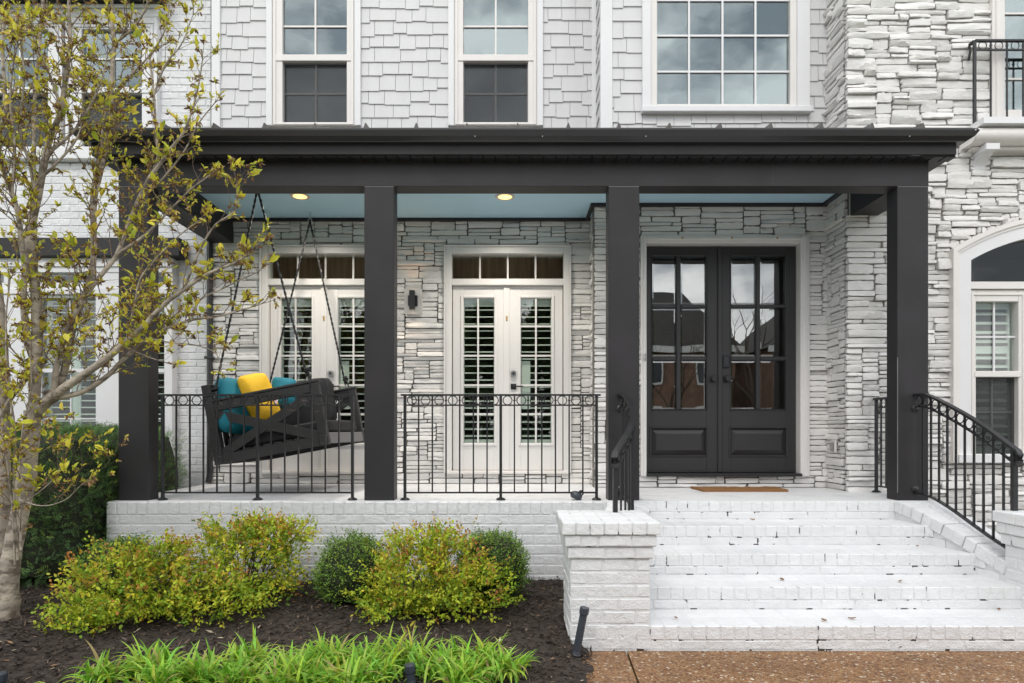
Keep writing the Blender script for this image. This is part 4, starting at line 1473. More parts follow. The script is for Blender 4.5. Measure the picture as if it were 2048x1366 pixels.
def railing(name, label, P0, P1, zf, nhalf, nrings, group=None, newels=(0, .5, 1), top=.935, cat='railing', brackets=True, nsz=.024):
    """straight railing from P0 to P1: newels with round flanges, ring frieze, bars"""
    P0, P1 = Vector((*P0, zf)), Vector((*P1, zf))
    d = (P1 - P0); Ln = d.length; d.normalize()
    t = thing(name, label, cat, tuple(P0), group)
    at = lambda s, z: P0 + d * s + Vector((0, 0, z))
    zt, zr, zb = top, top - .098, .064
    nn = Vector((d.y, -d.x, 0))
    ang = math.atan2(d.y, d.x)
    obj('top_rail', MB().bar([at(-.035 if brackets else 0, zt - .008), at(Ln + (.035 if brackets else 0), zt - .008)], .034, .016), 'iron', t)
    obj('frieze_rail', MB().bar([at(0, zr), at(Ln, zr)], .02, .013), 'iron', t)
    obj('bottom_rail', MB().bar([at(0, zb), at(Ln, zb)], .02, .014), 'iron', t)
    for s in newels:
        p = at(s * Ln, 0)
        mb = MB().bar([p + Vector((0, 0, .001)), p + Vector((0, 0, zt - .017))], nsz, nsz)
        n_ = obj('newel', mb, 'iron', t)
        fm = MB(); flange(fm, p.x, p.y, zf + .0005); obj('foot_plate', fm, 'iron', n_, smooth=40)
    ringR = .0395
    bar_me = None
    for a, b_ in zip(newels[:-1], newels[1:]):
        s0, s1 = a * Ln, b_ * Ln
        for k in range(nrings):
            s = s0 + (s1 - s0) * (k + .5) / nrings
            c = at(s, (zt - .016 + zr) / 2 + .002)
            obj('ring', MB().ringtorus(c, ringR, .0045, u=tuple(d)), 'iron', t, smooth=60)
        for k in range(1, nrings):
            s = s0 + (s1 - s0) * k / nrings
            obj('baluster', MB().bar([at(s, zb + .006), at(s, zt - .017)], .0125, .0125), 'iron', t)
            cc = at(s, (zt - .016 + zr) / 2 + .002)
            obj('ring_link', MB().bar([cc - d * .012, cc + d * .012], .014, .009), 'iron', t)
    return t


yr_ = YC + .03
def X_(p): return wx(p, yr_)
railing('porch_railing', 'black iron railing with ring frieze in front of the hanging swing', (X_(325.5), yr_), (X_(705), yr_), FL, 2, 7, 'front porch railings')
railing('porch_railing', 'black iron railing with ring frieze in front of the white glazed door', (X_(810), yr_), (X_(1193), yr_), FL, 2, 7, 'front porch railings')
railing('porch_railing', 'short black iron railing closing the porch end behind the right post', (3.615, YR - .10), (3.60, YBK + .03), FL, 1, 6, newels=(0, 1))
Yb = YR - .145
br_ = railing('balcony_railing', 'black iron balcony railing with rings at the upper right', (wx(1949, Yb), Yb), (wx(1949, Yb) + 1.6, Yb), wz(272, Yb), 2, 10, newels=(0, 1), top=wz(80, Yb) - wz(272, Yb), brackets=False)
obj('return_rail', MB().bar([(wx(1949, Yb), Yb, wz(82, Yb)), (wx(1949, Yb), YR - .08, wz(82, Yb))], .034, .016), 'iron', br_)
obj('wall_bracket', MB().tube([(wx(1949, Yb), YR - .07, wz(84, Yb)), (wx(1949, Yb) - .0, YR - .09, wz(94, Yb)), (wx(1949, Yb), YR - .06, wz(112, Yb))], .012, 8), 'iron', br_, smooth=50)


def stair_rail(label, pts, newel, nring, scroll):
    """curved falling handrail on a stair cheek; pts = handrail path (x, y, z)"""
    t = thing('stair_railing', label, 'railing', (newel[0], newel[1], PH), 'stair railings')
    n = 40
    # Catmull-Rom through pts
    Q = [Vector(p) for p in pts]
    Q = [Q[0] * 2 - Q[1]] + Q + [Q[-1] * 2 - Q[-2]]
    C = []
    for i in range(1, len(Q) - 2):
        for k in range(12):
            u = k / 12
            p0, p1, p2, p3 = Q[i - 1:i + 3]
            C.append(.5 * ((2 * p1) + (p2 - p0) * u + (2 * p0 - 5 * p1 + 4 * p2 - p3) * u * u + (3 * p1 - p0 - 3 * p2 + p3) * u ** 3))
    C.append(Q[-2])
    acc = [0]
    for a, b_ in zip(C[:-1], C[1:]): acc.append(acc[-1] + (b_ - a).length)
    def at(s):
        s = max(0, min(acc[-1], s))
        for i in range(len(acc) - 1):
            if acc[i + 1] >= s:
                u = (s - acc[i]) / max(1e-9, acc[i + 1] - acc[i]); return C[i].lerp(C[i + 1], u), (C[i + 1] - C[i]).normalized()
        return C[-1], (C[-1] - C[-2]).normalized()
    dz = Vector((0, 0, .105))
    end, ed = at(acc[-1])
    fl = Vector((ed.x, ed.y, 0)).normalized()
    curl = [end + fl * .03 + Vector((0, 0, -.015)), end + fl * .05 + Vector((0, 0, -.045)), end + fl * .048 + Vector((0, 0, -.085)), end + fl * .03 + Vector((0, 0, -.115))]
    obj('handrail', MB().bar(C + curl, .044, .018), 'iron', t, smooth=40)
    obj('frieze_rail', MB().bar([c - dz for c in C], .02, .013), 'iron', t, smooth=40)
    zlow = lambda p: p.z - .84 if True else 0
    # bottom rail runs down to the pier
    low = []
    for i, c in enumerate(C):
        s_ = acc[i] / acc[-1]
        low.append(Vector((c.x, c.y, BOT(s_, c))))
    obj('bottom_rail', MB().bar(low, .03, .014), 'iron', t, smooth=40)
    obj('newel', MB().bar([(newel[0], newel[1], PH + .0), (newel[0], newel[1], end.z - .008)], .032, .032), 'iron', t)
    for k in range(nring):
        s = acc[-1] * (k + .5) / nring
        p, d = at(s)
        h = Vector((d.x, d.y, d.z)).normalized()
        up = Vector((0, 0, 1))
        obj('ring', MB().ringtorus(p - Vector((0, 0, .053)), .040, .0048, u=tuple(h), w=tuple((up - h * h.z).normalized())), 'iron', t, smooth=60)
        if k:
            s = acc[-1] * k / nring
            p, d = at(s)
            zb = BOT(s / acc[-1], p)
            if p.y < newel[1] + .0: continue
            obj('baluster', MB().bar([(p.x, p.y, zb), (p.x, p.y, p.z - .008)], .0135, .0135), 'iron', t)
    p0 = C[0]
    for zz in (p0.z - .12, low[0].z + .03):
        mb = MB().lathe((0, 0, 0), [(.006, 0), (.024, .004), (.03, .01), (.02, .016), (.004, .018)], 14)
        M = Matrix.Translation((p0.x, YC - .001, zz)) @ Matrix.Rotation(R(90), 4, 'X')
        obj('rosette', mb, 'iron', t, M, smooth=50)
    return t


def BOT(s_, c):
    # height of the bottom rail: just above the cheek coping
    t_ = (YP - c.y) / (YP - 4.62)
    t_ = max(0, min(1, t_))
    z = FL + .004 - .335 * (.65 * t_ ** 1.35 + .35 * smooth01(t_))
    return z + .062


stair_rail('black iron stair railing with rings beside the right post',
           [(3.545, YC - .004, 1.70), (3.55, 5.55, 1.688), (3.56, 5.25, 1.575), (3.575, 4.95, 1.435), (3.60, 4.66, 1.262)], (3.60, 4.66), 11, 1)
stair_rail('black curved iron stair railing below the third post, ending on the brick pier',
           [(.948, YC - .004, 1.70), (.965, 5.5, 1.67), (.965, 5.2, 1.555), (.90, 4.92, 1.42), (.735, 4.57, 1.245)], (.725, 4.565), 11, -1)

# ================================================================== LIGHTS ON THE HOUSE
for px_, py_, lab in ((600, 392, 'lit recessed ceiling light above the porch swing'), (1010, 393, 'lit recessed ceiling light near the middle of the blue ceiling')):
    Yl = (CE - CZ) * F / (HOR - py_)
    xl = wx(px_, Yl)
    t = thing('ceiling_light', lab, 'ceiling light', (xl, Yl, CE), 'recessed porch lights')
    obj('trim_ring', MB().lathe((xl, Yl, CE), [(.072, -.0005), (.074, -.006), (.10, -.008), (.104, -.004), (.104, .002)], 28), 'brass' if False else 'plate_white', t, smooth=40)
    obj('lens', MB().lathe((xl, Yl, CE), [(.001, -.009), (.06, -.009), (.070, -.0075)], 24), 'lamp_warm', t)
    la = bpy.data.lights.new('ceiling_lamp', 'SPOT'); la.energy = 140; la.color = (1, .92, .81); la.spot_size = R(150); la.spot_blend = 1.0; la.shadow_soft_size = .09
    lo = bpy.data.objects.new('ceiling_lamp', la); link(lo, t, Matrix.Translation((xl, Yl, CE - .03)))

xs_, zs_ = wx(828, YW), wz(604.5, YW)
t = thing('wall_sconce', 'small black up and down wall light on a pale plate', 'wall light', (xs_, YW, zs_))
pw, ph_ = .102, .15
mb = MB()
outl = []
for cx_, cz_, a0 in ((pw - .03, ph_ - .03, 0), (-pw + .03, ph_ - .03, 90), (-pw + .03, -ph_ + .03, 180), (pw - .03, -ph_ + .03, 270)):
    for k in range(6):
        a = R(a0 + k * 18); outl.append((xs_ + cx_ + .03 * math.cos(a), zs_ + cz_ + .03 * math.sin(a)))
no = len(outl)
mb.add([(x, YW - .075, z) for x, z in outl] + [(x, YW + .0, z) for x, z in outl], [tuple(range(no))[::-1]] + [(i, (i + 1) % no, no + (i + 1) % no, no + i) for i in range(no)])
obj('mounting_plate', mb, 'plate_white', t)
obj('back_box', MB().cbox(xs_ - .055, xs_ + .055, YW - .098, YW - .076, zs_ - .06, zs_ + .06, .003), 'fixture_black', t)
obj('lamp_body', MB().frame(xs_ - .030, xs_ + .030, zs_ - .105, zs_ + .105, .006, .006, 0, 0, YW - .165, YW - .0985).box(xs_ - .024, xs_ + .024, YW - .165, YW - .159, zs_ - .105, zs_ + .105).box(xs_ - .024, xs_ + .024, YW - .104, YW - .0985, zs_ - .105, zs_ + .105).box(xs_ - .024, xs_ + .024, YW - .159, YW - .104, zs_ - .02, zs_ + .02), 'fixture_black', t)
for s_ in (-1, 1):
    obj('bulb', MB().box(xs_ - .02, xs_ + .02, YW - .155, YW - .108, zs_ + s_ * .085 - .004, zs_ + s_ * .085 + .004), 'lamp_amber', t)
    la = bpy.data.lights.new('sconce_lamp', 'SPOT'); la.energy = 1.9; la.color = (1, .6, .33); la.spot_size = R(95); la.spot_blend = .9; la.shadow_soft_size = .035
    lo = bpy.data.objects.new('sconce_lamp', la)
    link(lo, t, Matrix.Translation((xs_, YW - .15, zs_ + s_ * .108)) @ Matrix.Rotation(R(180) if s_ > 0 else 0, 4, 'X') @ Matrix.Rotation(R(-12) * 0, 4, 'X'))

# ================================================================== PORCH SWING
# local frame: x = seat depth (front of the seat at +x), y = length (away from the camera), z up
SWD, SWL = 1.12, 1.10
sw_M = Matrix.Translation((-2.79, 6.10, wz(931, 6.10) + .0)) @ Matrix.Rotation(R(-5), 4, 'Z') @ Matrix.Rotation(R(-10.5), 4, 'Y')
sw = thing('porch_swing', 'black wooden daybed swing hanging from ropes on the porch', 'porch swing', M=sw_M)


def sw_obj(name, mb, material, parent=sw, smooth=None, M=None, label=None):
    return obj(name, mb, material, parent, sw_M @ (M or Matrix.Identity(4)), smooth, label)


def beam_between(a, b_, w, th, y0):
    """flat board in the xz plane from a to b"""
    a, b_ = Vector((a[0], 0, a[1])), Vector((b_[0], 0, b_[1]))
    d = (b_ - a).normalized(); n_ = Vector((-d.z, 0, d.x))
    vs_ = []
    for y in (y0, y0 + th):
        for p, s_ in ((a, -1), (b_, -1), (b_, 1), (a, 1)):
            q = p + n_ * (s_ * w / 2); vs_.append((q.x, y, q.z))
    return MB().add(vs_, [(0, 1, 2, 3), (7, 6, 5, 4), (0, 4, 5, 1), (1, 5, 6, 2), (2, 6, 7, 3), (3, 7, 4, 0)])


PHh = .60
for y0, nm in ((0, 'near'), (SWL - .06, 'far')):
    sp_ = sw_obj('side_panel', MB().cbox(0, .085, y0, y0 + .06, 0, .76, .004), 'swing_wood')
    sw_obj('front_stile', MB().cbox(SWD - .085, SWD, y0, y0 + .06, 0, PHh - .012, .004), 'swing_wood', sp_)
    sw_obj('bottom_rail', MB().cbox(.086, SWD - .086, y0 + .004, y0 + .056, .0, .09, .004), 'swing_wood', sp_)
    sw_obj('arm_rail', MB().cbox(.086, SWD - .086, y0 + .004, y0 + .056, PHh - .10, PHh - .012, .004), 'swing_wood', sp_)
    sw_obj('cross_brace', beam_between((.075, PHh - .12), (SWD - .08, .09), .085, .03, y0 + .012), 'swing_wood', sp_)
    sw_obj('cross_brace', beam_between((.075, .09), (SWD - .08, PHh - .12), .085, .03, y0 + .014), 'swing_wood', sp_)
    sw_obj('armrest', MB().cbox(.088, SWD + .01, y0 - .006, y0 + .066, PHh - .011, PHh + .012, .004), 'swing_wood', sp_)
# seat frame, slats, backrest
sw_obj('front_rail', MB().cbox(SWD - .045, SWD - .002, .062, SWL - .062, .01, .11, .004), 'swing_rail')  # light on this face is put in as a paler grey
sw_obj('back_rail', MB().cbox(.0, .05, .062, SWL - .062, .0, .09, .004), 'swing_wood')
for k in range(9):
    sw_obj('seat_slat', MB().cbox(.06 + k * .103, .06 + k * .103 + .085, .05, SWL - .05, .092, .112, .003), 'swing_wood')
for k in range(8):
    y_ = .085 + k * (SWL - .17) / 7.4
    sw_obj('back_slat', MB().cbox(.012, .032, y_, y_ + .09, .09, .70, .003), 'swing_wood')
sw_obj('back_top_rail', MB().cbox(.0, .06, .062, SWL - .062, .70, .77, .004), 'swing_wood')
# ropes, in world space
inv = sw_M
hookN = Vector((wx(515, 6.25), 6.25, CE))
hookF = Vector((wx(620, 7.22), 7.22, CE))


def rope(a, b_):
    a, b_ = Vector(a), Vector(b_)
    n_ = int((b_ - a).length / .016)
    d = (b_ - a).normalized(); u = d.orthogonal().normalized(); v = d.cross(u)
    mb = MB()
    for ph in (0, math.pi):
        pts = []
        for i in range(n_ + 1):
            s = i / n_
            an = ph + i * .9
            pts.append(a.lerp(b_, s) + (u * math.cos(an) + v * math.sin(an)) * .0052)
        mb.tube(pts, .0072, 5)
    return mb


cor = {k: sw_M @ Vector(p) for k, p in dict(nb=(.10, .03, PHh + .05), nf=(SWD - .10, .03, PHh + .05), fb=(.10, SWL - .03, PHh + .05), ff=(SWD - .10, SWL - .03, PHh + .05)).items()}
for hook, ks in ((hookN, ('nb', 'nf')), (hookF, ('fb', 'ff'))):
    obj('hook', MB().tube([hook + Vector((0, 0, .0)), hook - Vector((0, 0, .07))], .006, 8).ringtorus(hook - Vector((0, 0, .09)), .02, .005), 'steel', sw, smooth=50)
    for k_ in ks:
        ro = obj('rope', rope(hook - Vector((0, 0, .10)), cor[k_]), 'rope', sw, smooth=60)
        c = cor[k_]
        kn = MB()
        rk = random.Random(len(k_) + ord(k_[1]))
        for q in range(5):
            kn.ringtorus(c + Vector((rk.uniform(-.012, .012), rk.uniform(-.01, .01), .02 + q * .016)), .022, .009, u=Vector((1, rk.uniform(-.6, .6), rk.uniform(-.7, .7))).normalized(), w=Vector((rk.uniform(-.3, .3), 1, rk.uniform(-.5, .5))).normalized(), n=12)
        kn.tube([c + Vector((.02, -.02, .03)), c + Vector((.04, -.03, -.02)), c + Vector((.035, -.035, -.10))], .008, 6)
        obj('knot', kn, 'rope', ro, smooth=60)
        obj('eye_bolt', MB().tube([c + Vector((0, 0, .02)), c - Vector((0, 0, .07))], .008, 8), 'steel', sw, smooth=50)


# cushions and pillows
def pillow_mesh(w, h, th, seed=0, n=18, corner=.0, pinch=.10):
    """soft square pillow: w x h, bulging to th, pointed corners"""
    r_ = random.Random(seed)
    mb = MB()
    ph1, ph2 = r_.uniform(0, 6), r_.uniform(0, 6)
    for s_ in (-1, 1):
        o_ = len(mb.v)
        for j in range(n + 1):
            for i in range(n + 1):
                u, v = i / n * 2 - 1, j / n * 2 - 1
                uu = u * (1 - pinch * (1 - v * v) * abs(u) ** 2 * 0 - pinch * (1 - abs(v) ** 2) * .6 * (abs(u) ** 3))
                vv = v * (1 - pinch * (1 - abs(u) ** 2) * .6 * (abs(v) ** 3))
                t_ = ((1 - u ** 4) * (1 - v ** 4)) ** .55
                rc = max(0, (abs(u) * abs(v)) ** 3) * .16
                uu *= 1 - rc; vv *= 1 - rc
                wr = 1 + .07 * math.sin(3.1 * u + ph1 + 2 * v) * (abs(u) + abs(v)) * .6 + .04 * math.sin(7 * v - 4 * u + ph2)
                mb.v.append((uu * w / 2, s_ * th / 2 * t_ * wr, vv * h / 2))
        for j in range(n):
            for i in range(n):
                a = o_ + j * (n + 1) + i
                q = (a, a + 1, a + n + 2, a + n + 1)
                mb.f.append(q if s_ < 0 else q[::-1])
    return mb


def soft_box(x0, x1, y0, y1, z0, z1, n=10, rnd=.25, seed=0):
    mb = MB()
    r_ = random.Random(seed)
    cx_, cy_, cz_ = (x0 + x1) / 2, (y0 + y1) / 2, (z0 + z1) / 2
    hx, hy, hz_ = (x1 - x0) / 2, (y1 - y0) / 2, (z1 - z0) / 2
    for ax in range(3):
        for s_ in (-1, 1):
            o_ = len(mb.v)
            for j in range(n + 1):
                for i in range(n + 1):
                    a, b_ = i / n * 2 - 1, j / n * 2 - 1
                    p = [0, 0, 0]; p[ax] = s_; p[(ax + 1) % 3] = a; p[(ax + 2) % 3] = b_
                    q = Vector(p)
                    l8 = (abs(q.x) ** 9 + abs(q.y) ** 9 + abs(q.z) ** 9) ** (1 / 9)
                    q = q / l8
                    w_ = 1 + .03 * math.sin(5 * q.x + seed) * math.cos(4 * q.y + 2 * seed)
                    mb.v.append((cx_ + q.x * hx, cy_ + q.y * hy, cz_ + q.z * hz_ * w_))
            for j in range(n):
                for i in range(n):
                    a = o_ + j * (n + 1) + i
                    qd = (a, a + 1, a + n + 2, a + n + 1)
                    mb.f.append(qd if s_ > 0 else qd[::-1])
    return mb


o = obj('seat_cushion', soft_box(.07, SWD - .01, .07, SWL - .07, .113, .245, seed=1), 'black_fabric', None, sw_M, smooth=60)
tag(o, 'thick black seat cushion on the hanging swing', 'cushion')
o = obj('back_cushion', soft_box(-.24, .24, -.075, .075, -.25, .25, seed=3), 'black_fabric', None,
        sw_M @ Matrix.Translation((.56, SWL - .20, .50)) @ Matrix.Rotation(R(-6), 4, 'X'), smooth=60)
o.scale = (1.5, 1, 1)
tag(o, 'long black back cushion leaning at the far end of the swing', 'cushion')


def pillow(label, material, loc, rz, tilt, roll, w=.46, h=.46, th=.19, seed=0):
    M = sw_M @ Matrix.Translation(loc) @ Matrix.Rotation(R(rz), 4, 'Z') @ Matrix.Rotation(R(tilt), 4, 'X') @ Matrix.Rotation(R(roll), 4, 'Y')
    o = obj('pillow', pillow_mesh(w, h, th, seed), material, None, M, smooth=70)
    tag(o, label, 'pillow', 'pillows on the swing')
    return o


pillow('teal pillow nearest the rope at the low end of the swing', 'teal_fabric', (.19, .22, .54), 66, -6, 10, .42, .60, .22, 2)
yp = pillow('yellow pillow standing between the teal pillows', 'yellow_fabric', (.40, .30, .58), 56, -8, -8, .33, .54, .20, 5)
pillow('small teal corner of a pillow peeking out behind the yellow one', 'teal_fabric', (.56, .52, .62), 35, -10, 14, .26, .34, .13, 8)
obj('care_label', MB().box(-.035, .035, -.002, .002, -.05, .05), 'paper_tag', yp, WM[yp.name] @ Matrix.Translation((.10, -.095, -.05)) @ Matrix.Rotation(R(40), 4, 'Y'))

# ================================================================== SMALL THINGS ON THE PORCH
dm = MB()
mx0, mx1 = wx(1383, 6.83), wx(1556, 6.83)
dm.add([(mx0, 6.87, FL), (mx1, 6.87, FL), (mx1 - .02, 6.44, FL), (mx0 + .09 - .02, 6.44, FL)], [])
nn_ = 30
vs_ = []
for j in range(9):
    for i in range(nn_ + 1):
        u, v = i / nn_, j / 8
        x = mx0 + (mx1 - mx0) * u + .03 * (1 - v) * (1 - 2 * u); y = 6.50 + .36 * v
        vs_.append((x, y, FL + .016 + random.uniform(0, .006)))
fs = [(j * (nn_ + 1) + i, j * (nn_ + 1) + i + 1, (j + 1) * (nn_ + 1) + i + 1, (j + 1) * (nn_ + 1) + i) for j in range(8) for i in range(nn_)]
dm = MB().add(vs_, fs)
rim = list(range(nn_ + 1)) + [j * (nn_ + 1) + nn_ for j in range(1, 9)] + [8 * (nn_ + 1) + i for i in range(nn_ - 1, -1, -1)] + [j * (nn_ + 1) for j in range(7, 0, -1)]
b0 = len(dm.v)
dm.v += [(dm.v[i][0], dm.v[i][1], FL - .002) for i in rim]
dm.f += [(rim[q], b0 + q, b0 + (q + 1) % len(rim), rim[(q + 1) % len(rim)]) for q in range(len(rim))]
tag(obj('doormat', dm, 'coir'), 'brown coir doormat in front of the black double door', 'doormat')

xk, yk = wx(1153, 5.75), 5.745
t = thing('pot', 'small dark round pot with ring handle at the foot of the railing', 'pot', (xk, yk, FL))
Mk = Matrix.Translation((xk, yk + .02, FL + .036)) @ Matrix.Rotation(R(22), 4, 'Y')
obj('body', MB().lathe((0, 0, 0), [(.012, -.032), (.04, -.030), (.054, -.012), (.053, .012), (.040, .030), (.02, .038), (.004, .040)], 22), 'fixture_slate', t, Mk, smooth=50)
obj('handle', MB().ringtorus((.03, 0, .038), .022, .004, u=(1, 0, 0), w=(0, 0, 1)).ringtorus((.03, .012, .034), .018, .004), 'fixture_black', t, Mk, smooth=60)

# dry leaves blown onto the steps
leaf_spots = [(1352, 1239, .5), (1433, 1275, 0), (1648, 1240, 0), (1704, 1238, 0), (1797, 1165, 0), (1845, 1182, 1), (1998, 1222, 0), (1700, 1214, 0), (1576, 1163, 0)]
for k, (px_, py_, fl_) in enumerate([(1352, 1238, 0), (1648, 1243, 0), (1704, 1239, 0), (1998, 1221, 0), (1800, 1165, 0), (1564, 1161, 0), (1835, 1094, 0), (1505, 1041, 0)]):
    lvl = 1 if py_ > 1200 else (2 if py_ > 1140 else (3 if py_ > 1070 else 4))
    z = lvl * RI
    Y = (CZ - z) * F / (py_ - HOR)
    mb = MB()
    L_ = .03 + .012 * (k % 3)
    for i in range(6):
        s = i / 5 - .5
        wd_ = .011 * math.cos(s * 2.9) + .001
        mb.v += [(s * L_, -wd_, .008 + .012 * s * s + .004), (s * L_, 0, .004 + .02 * s * s), (s * L_, wd_, .009 + .012 * s * s)]
    for i in range(5):
        for j in range(2):
            a = i * 3 + j; mb.f.append((a, a + 1, a + 4, a + 3))
    o = obj('dry_leaf', mb, 'coir', None, Matrix.Translation((wx(px_, Y), Y, z + .002)) @ Matrix.Rotation(random.uniform(0, 6), 4, 'Z'))
    tag(o, ['brown dry leaf on the lowest tread, nearest the left pier', 'left one of two close brown dry leaves mid lowest tread', 'right one of two close brown dry leaves mid lowest tread', 'brown dry leaf on the lowest tread against the right pier', 'brown dry leaf right of centre on the second tread', 'brown dry leaf near the middle of the second tread', 'brown dry leaf on the third tread by the curved side wall', 'brown dry leaf on the top tread below the doormat'][k], 'leaf', 'dry leaves on the steps')


# ================================================================== PATH LIGHTS
def path_light(px_top, py_top, px_bot, py_bot, label, Y, lean=0):
    zb = bed_h(wx(px_bot, Y), Y) - .02
    top = Vector((wx(px_top, Y), Y - .0, wz(py_top, Y))); bot = Vector((wx(px_bot, Y), Y, zb))
    t = thing('path_light', label, 'path light', tuple(bot), 'garden path lights')
    d = (top - bot).normalized()
    q = d.to_track_quat('Z', 'Y').to_matrix().to_4x4()
    h = (top - bot).length
    M = Matrix.Translation(bot) @ q
    sec = lambda r, z: [(r, z)]
    obj('stem', MB().lathe((0, 0, 0), [(.026, -.06), (.026, .04), (.0235, .05), (.0235, h - .05), (.025, h - .045)], 10), 'fixture_slate', t, M)
    obj('cap', MB().lathe((0, 0, 0), [(.024, h - .046), (.0285, h - .042), (.029, h - .006), (.026, h - .001), (.004, h)], 10), 'fixture_slate', t, M)
    obj('base_collar', MB().lathe((0, 0, 0), [(.03, -.03), (.031, .03), (.026, .036)], 8), 'fixture_black', t, M)


path_light(1170, 1214, 1150, 1334, 'leaning dark tube path light in front of the brick pier', 3.93)
path_light(819, 1328, 824, 1385, 'dark path light rising among the green strappy leaves at the bottom', 3.45)
path_light(2, 1345, 2, 1400, 'pale topped path light cut off at the bottom left corner', 3.45)


# ================================================================== FOLIAGE
def leaves_obj(name, P, D, Nn, size, width, cols, material, parent, fold=.25, droop=0.0, simple=False):
    """many small leaves: P base points, D directions, Nn rough normals, size lengths, width ratios, cols rgb (N x 3); each leaf 6 vertices, 4 triangles"""
    n = len(P)
    D = D / np.linalg.norm(D, axis=1, keepdims=True)
    S = np.cross(D, Nn); S /= (np.linalg.norm(S, axis=1, keepdims=True) + 1e-9)
    U = np.cross(S, D)
    sz_ = size[:, None]
    wd_ = (size * width)[:, None]
    if simple:
        K = 5
        v = np.empty((n, K, 3))
        v[:, 0] = P
        v[:, 1] = P + D * sz_ * .4 + S * wd_ * .5 + U * sz_ * fold * .35
        v[:, 2] = P + D * sz_ * .45 - U * sz_ * .03
        v[:, 3] = P + D * sz_ * .4 - S * wd_ * .5 + U * sz_ * fold * .35
        v[:, 4] = P + D * sz_ - U * sz_ * droop
        tri = np.array([[0, 1, 2], [1, 4, 2], [0, 2, 3], [2, 4, 3]])
    else:
        K = 8
        v = np.empty((n, K, 3))
        v[:, 0] = P
        v[:, 1] = P + D * sz_ * .36 - U * sz_ * droop * .1
        v[:, 2] = P + D * sz_ * .72 - U * sz_ * droop * .5
        v[:, 3] = P + D * sz_ - U * sz_ * droop
        for q, sg in ((4, 1), (6, -1)):
            v[:, q] = P + D * sz_ * .30 + S * wd_ * .44 * sg + U * sz_ * fold * .30
            v[:, q + 1] = P + D * sz_ * .68 + S * wd_ * .42 * sg + U * sz_ * (fold * .30 - droop * .45)
        tri = np.array([[0, 4, 1], [4, 5, 2], [4, 2, 1], [5, 3, 2], [0, 1, 6], [6, 2, 7], [6, 1, 2], [7, 2, 3]])
    base = (np.arange(n) * K)[:, None]
    F_ = (base[:, None, :] + tri[None]).reshape(-1, 3)
    me = bpy.data.meshes.new(name)
    me.vertices.add(n * K); me.vertices.foreach_set('co', v.reshape(-1))
    nf = len(F_)
    me.loops.add(nf * 3); me.loops.foreach_set('vertex_index', F_.reshape(-1).astype(np.int32))
    me.polygons.add(nf); me.polygons.foreach_set('loop_start', (np.arange(nf) * 3).astype(np.int32))
    me.update(calc_edges=True)
    ca = me.color_attributes.new('Col', 'FLOAT_COLOR', 'POINT')
    c4 = np.ones((n, K, 4)); c4[:, :, :3] = cols[:, None, :]
    ca.data.foreach_set('color', c4.reshape(-1))
    me.materials.append(MATS[material])
    o = bpy.data.objects.new(name, me)
    return link(o, parent)


def rand_dirs(n, up=0.0):
    d = RNG.normal(size=(n, 3)); d[:, 2] += up
    return d / np.linalg.norm(d, axis=1, keepdims=True)


def pick_cols(n, table, jitter=.18):
    cols = np.array([c for c, w in table]); w = np.array([w for c, w in table]); w = w / w.sum()
    c = cols[RNG.choice(len(cols), n, p=w)]
    return np.clip(c * (1 + RNG.normal(0, jitter, (n, 1))), .003, .95)


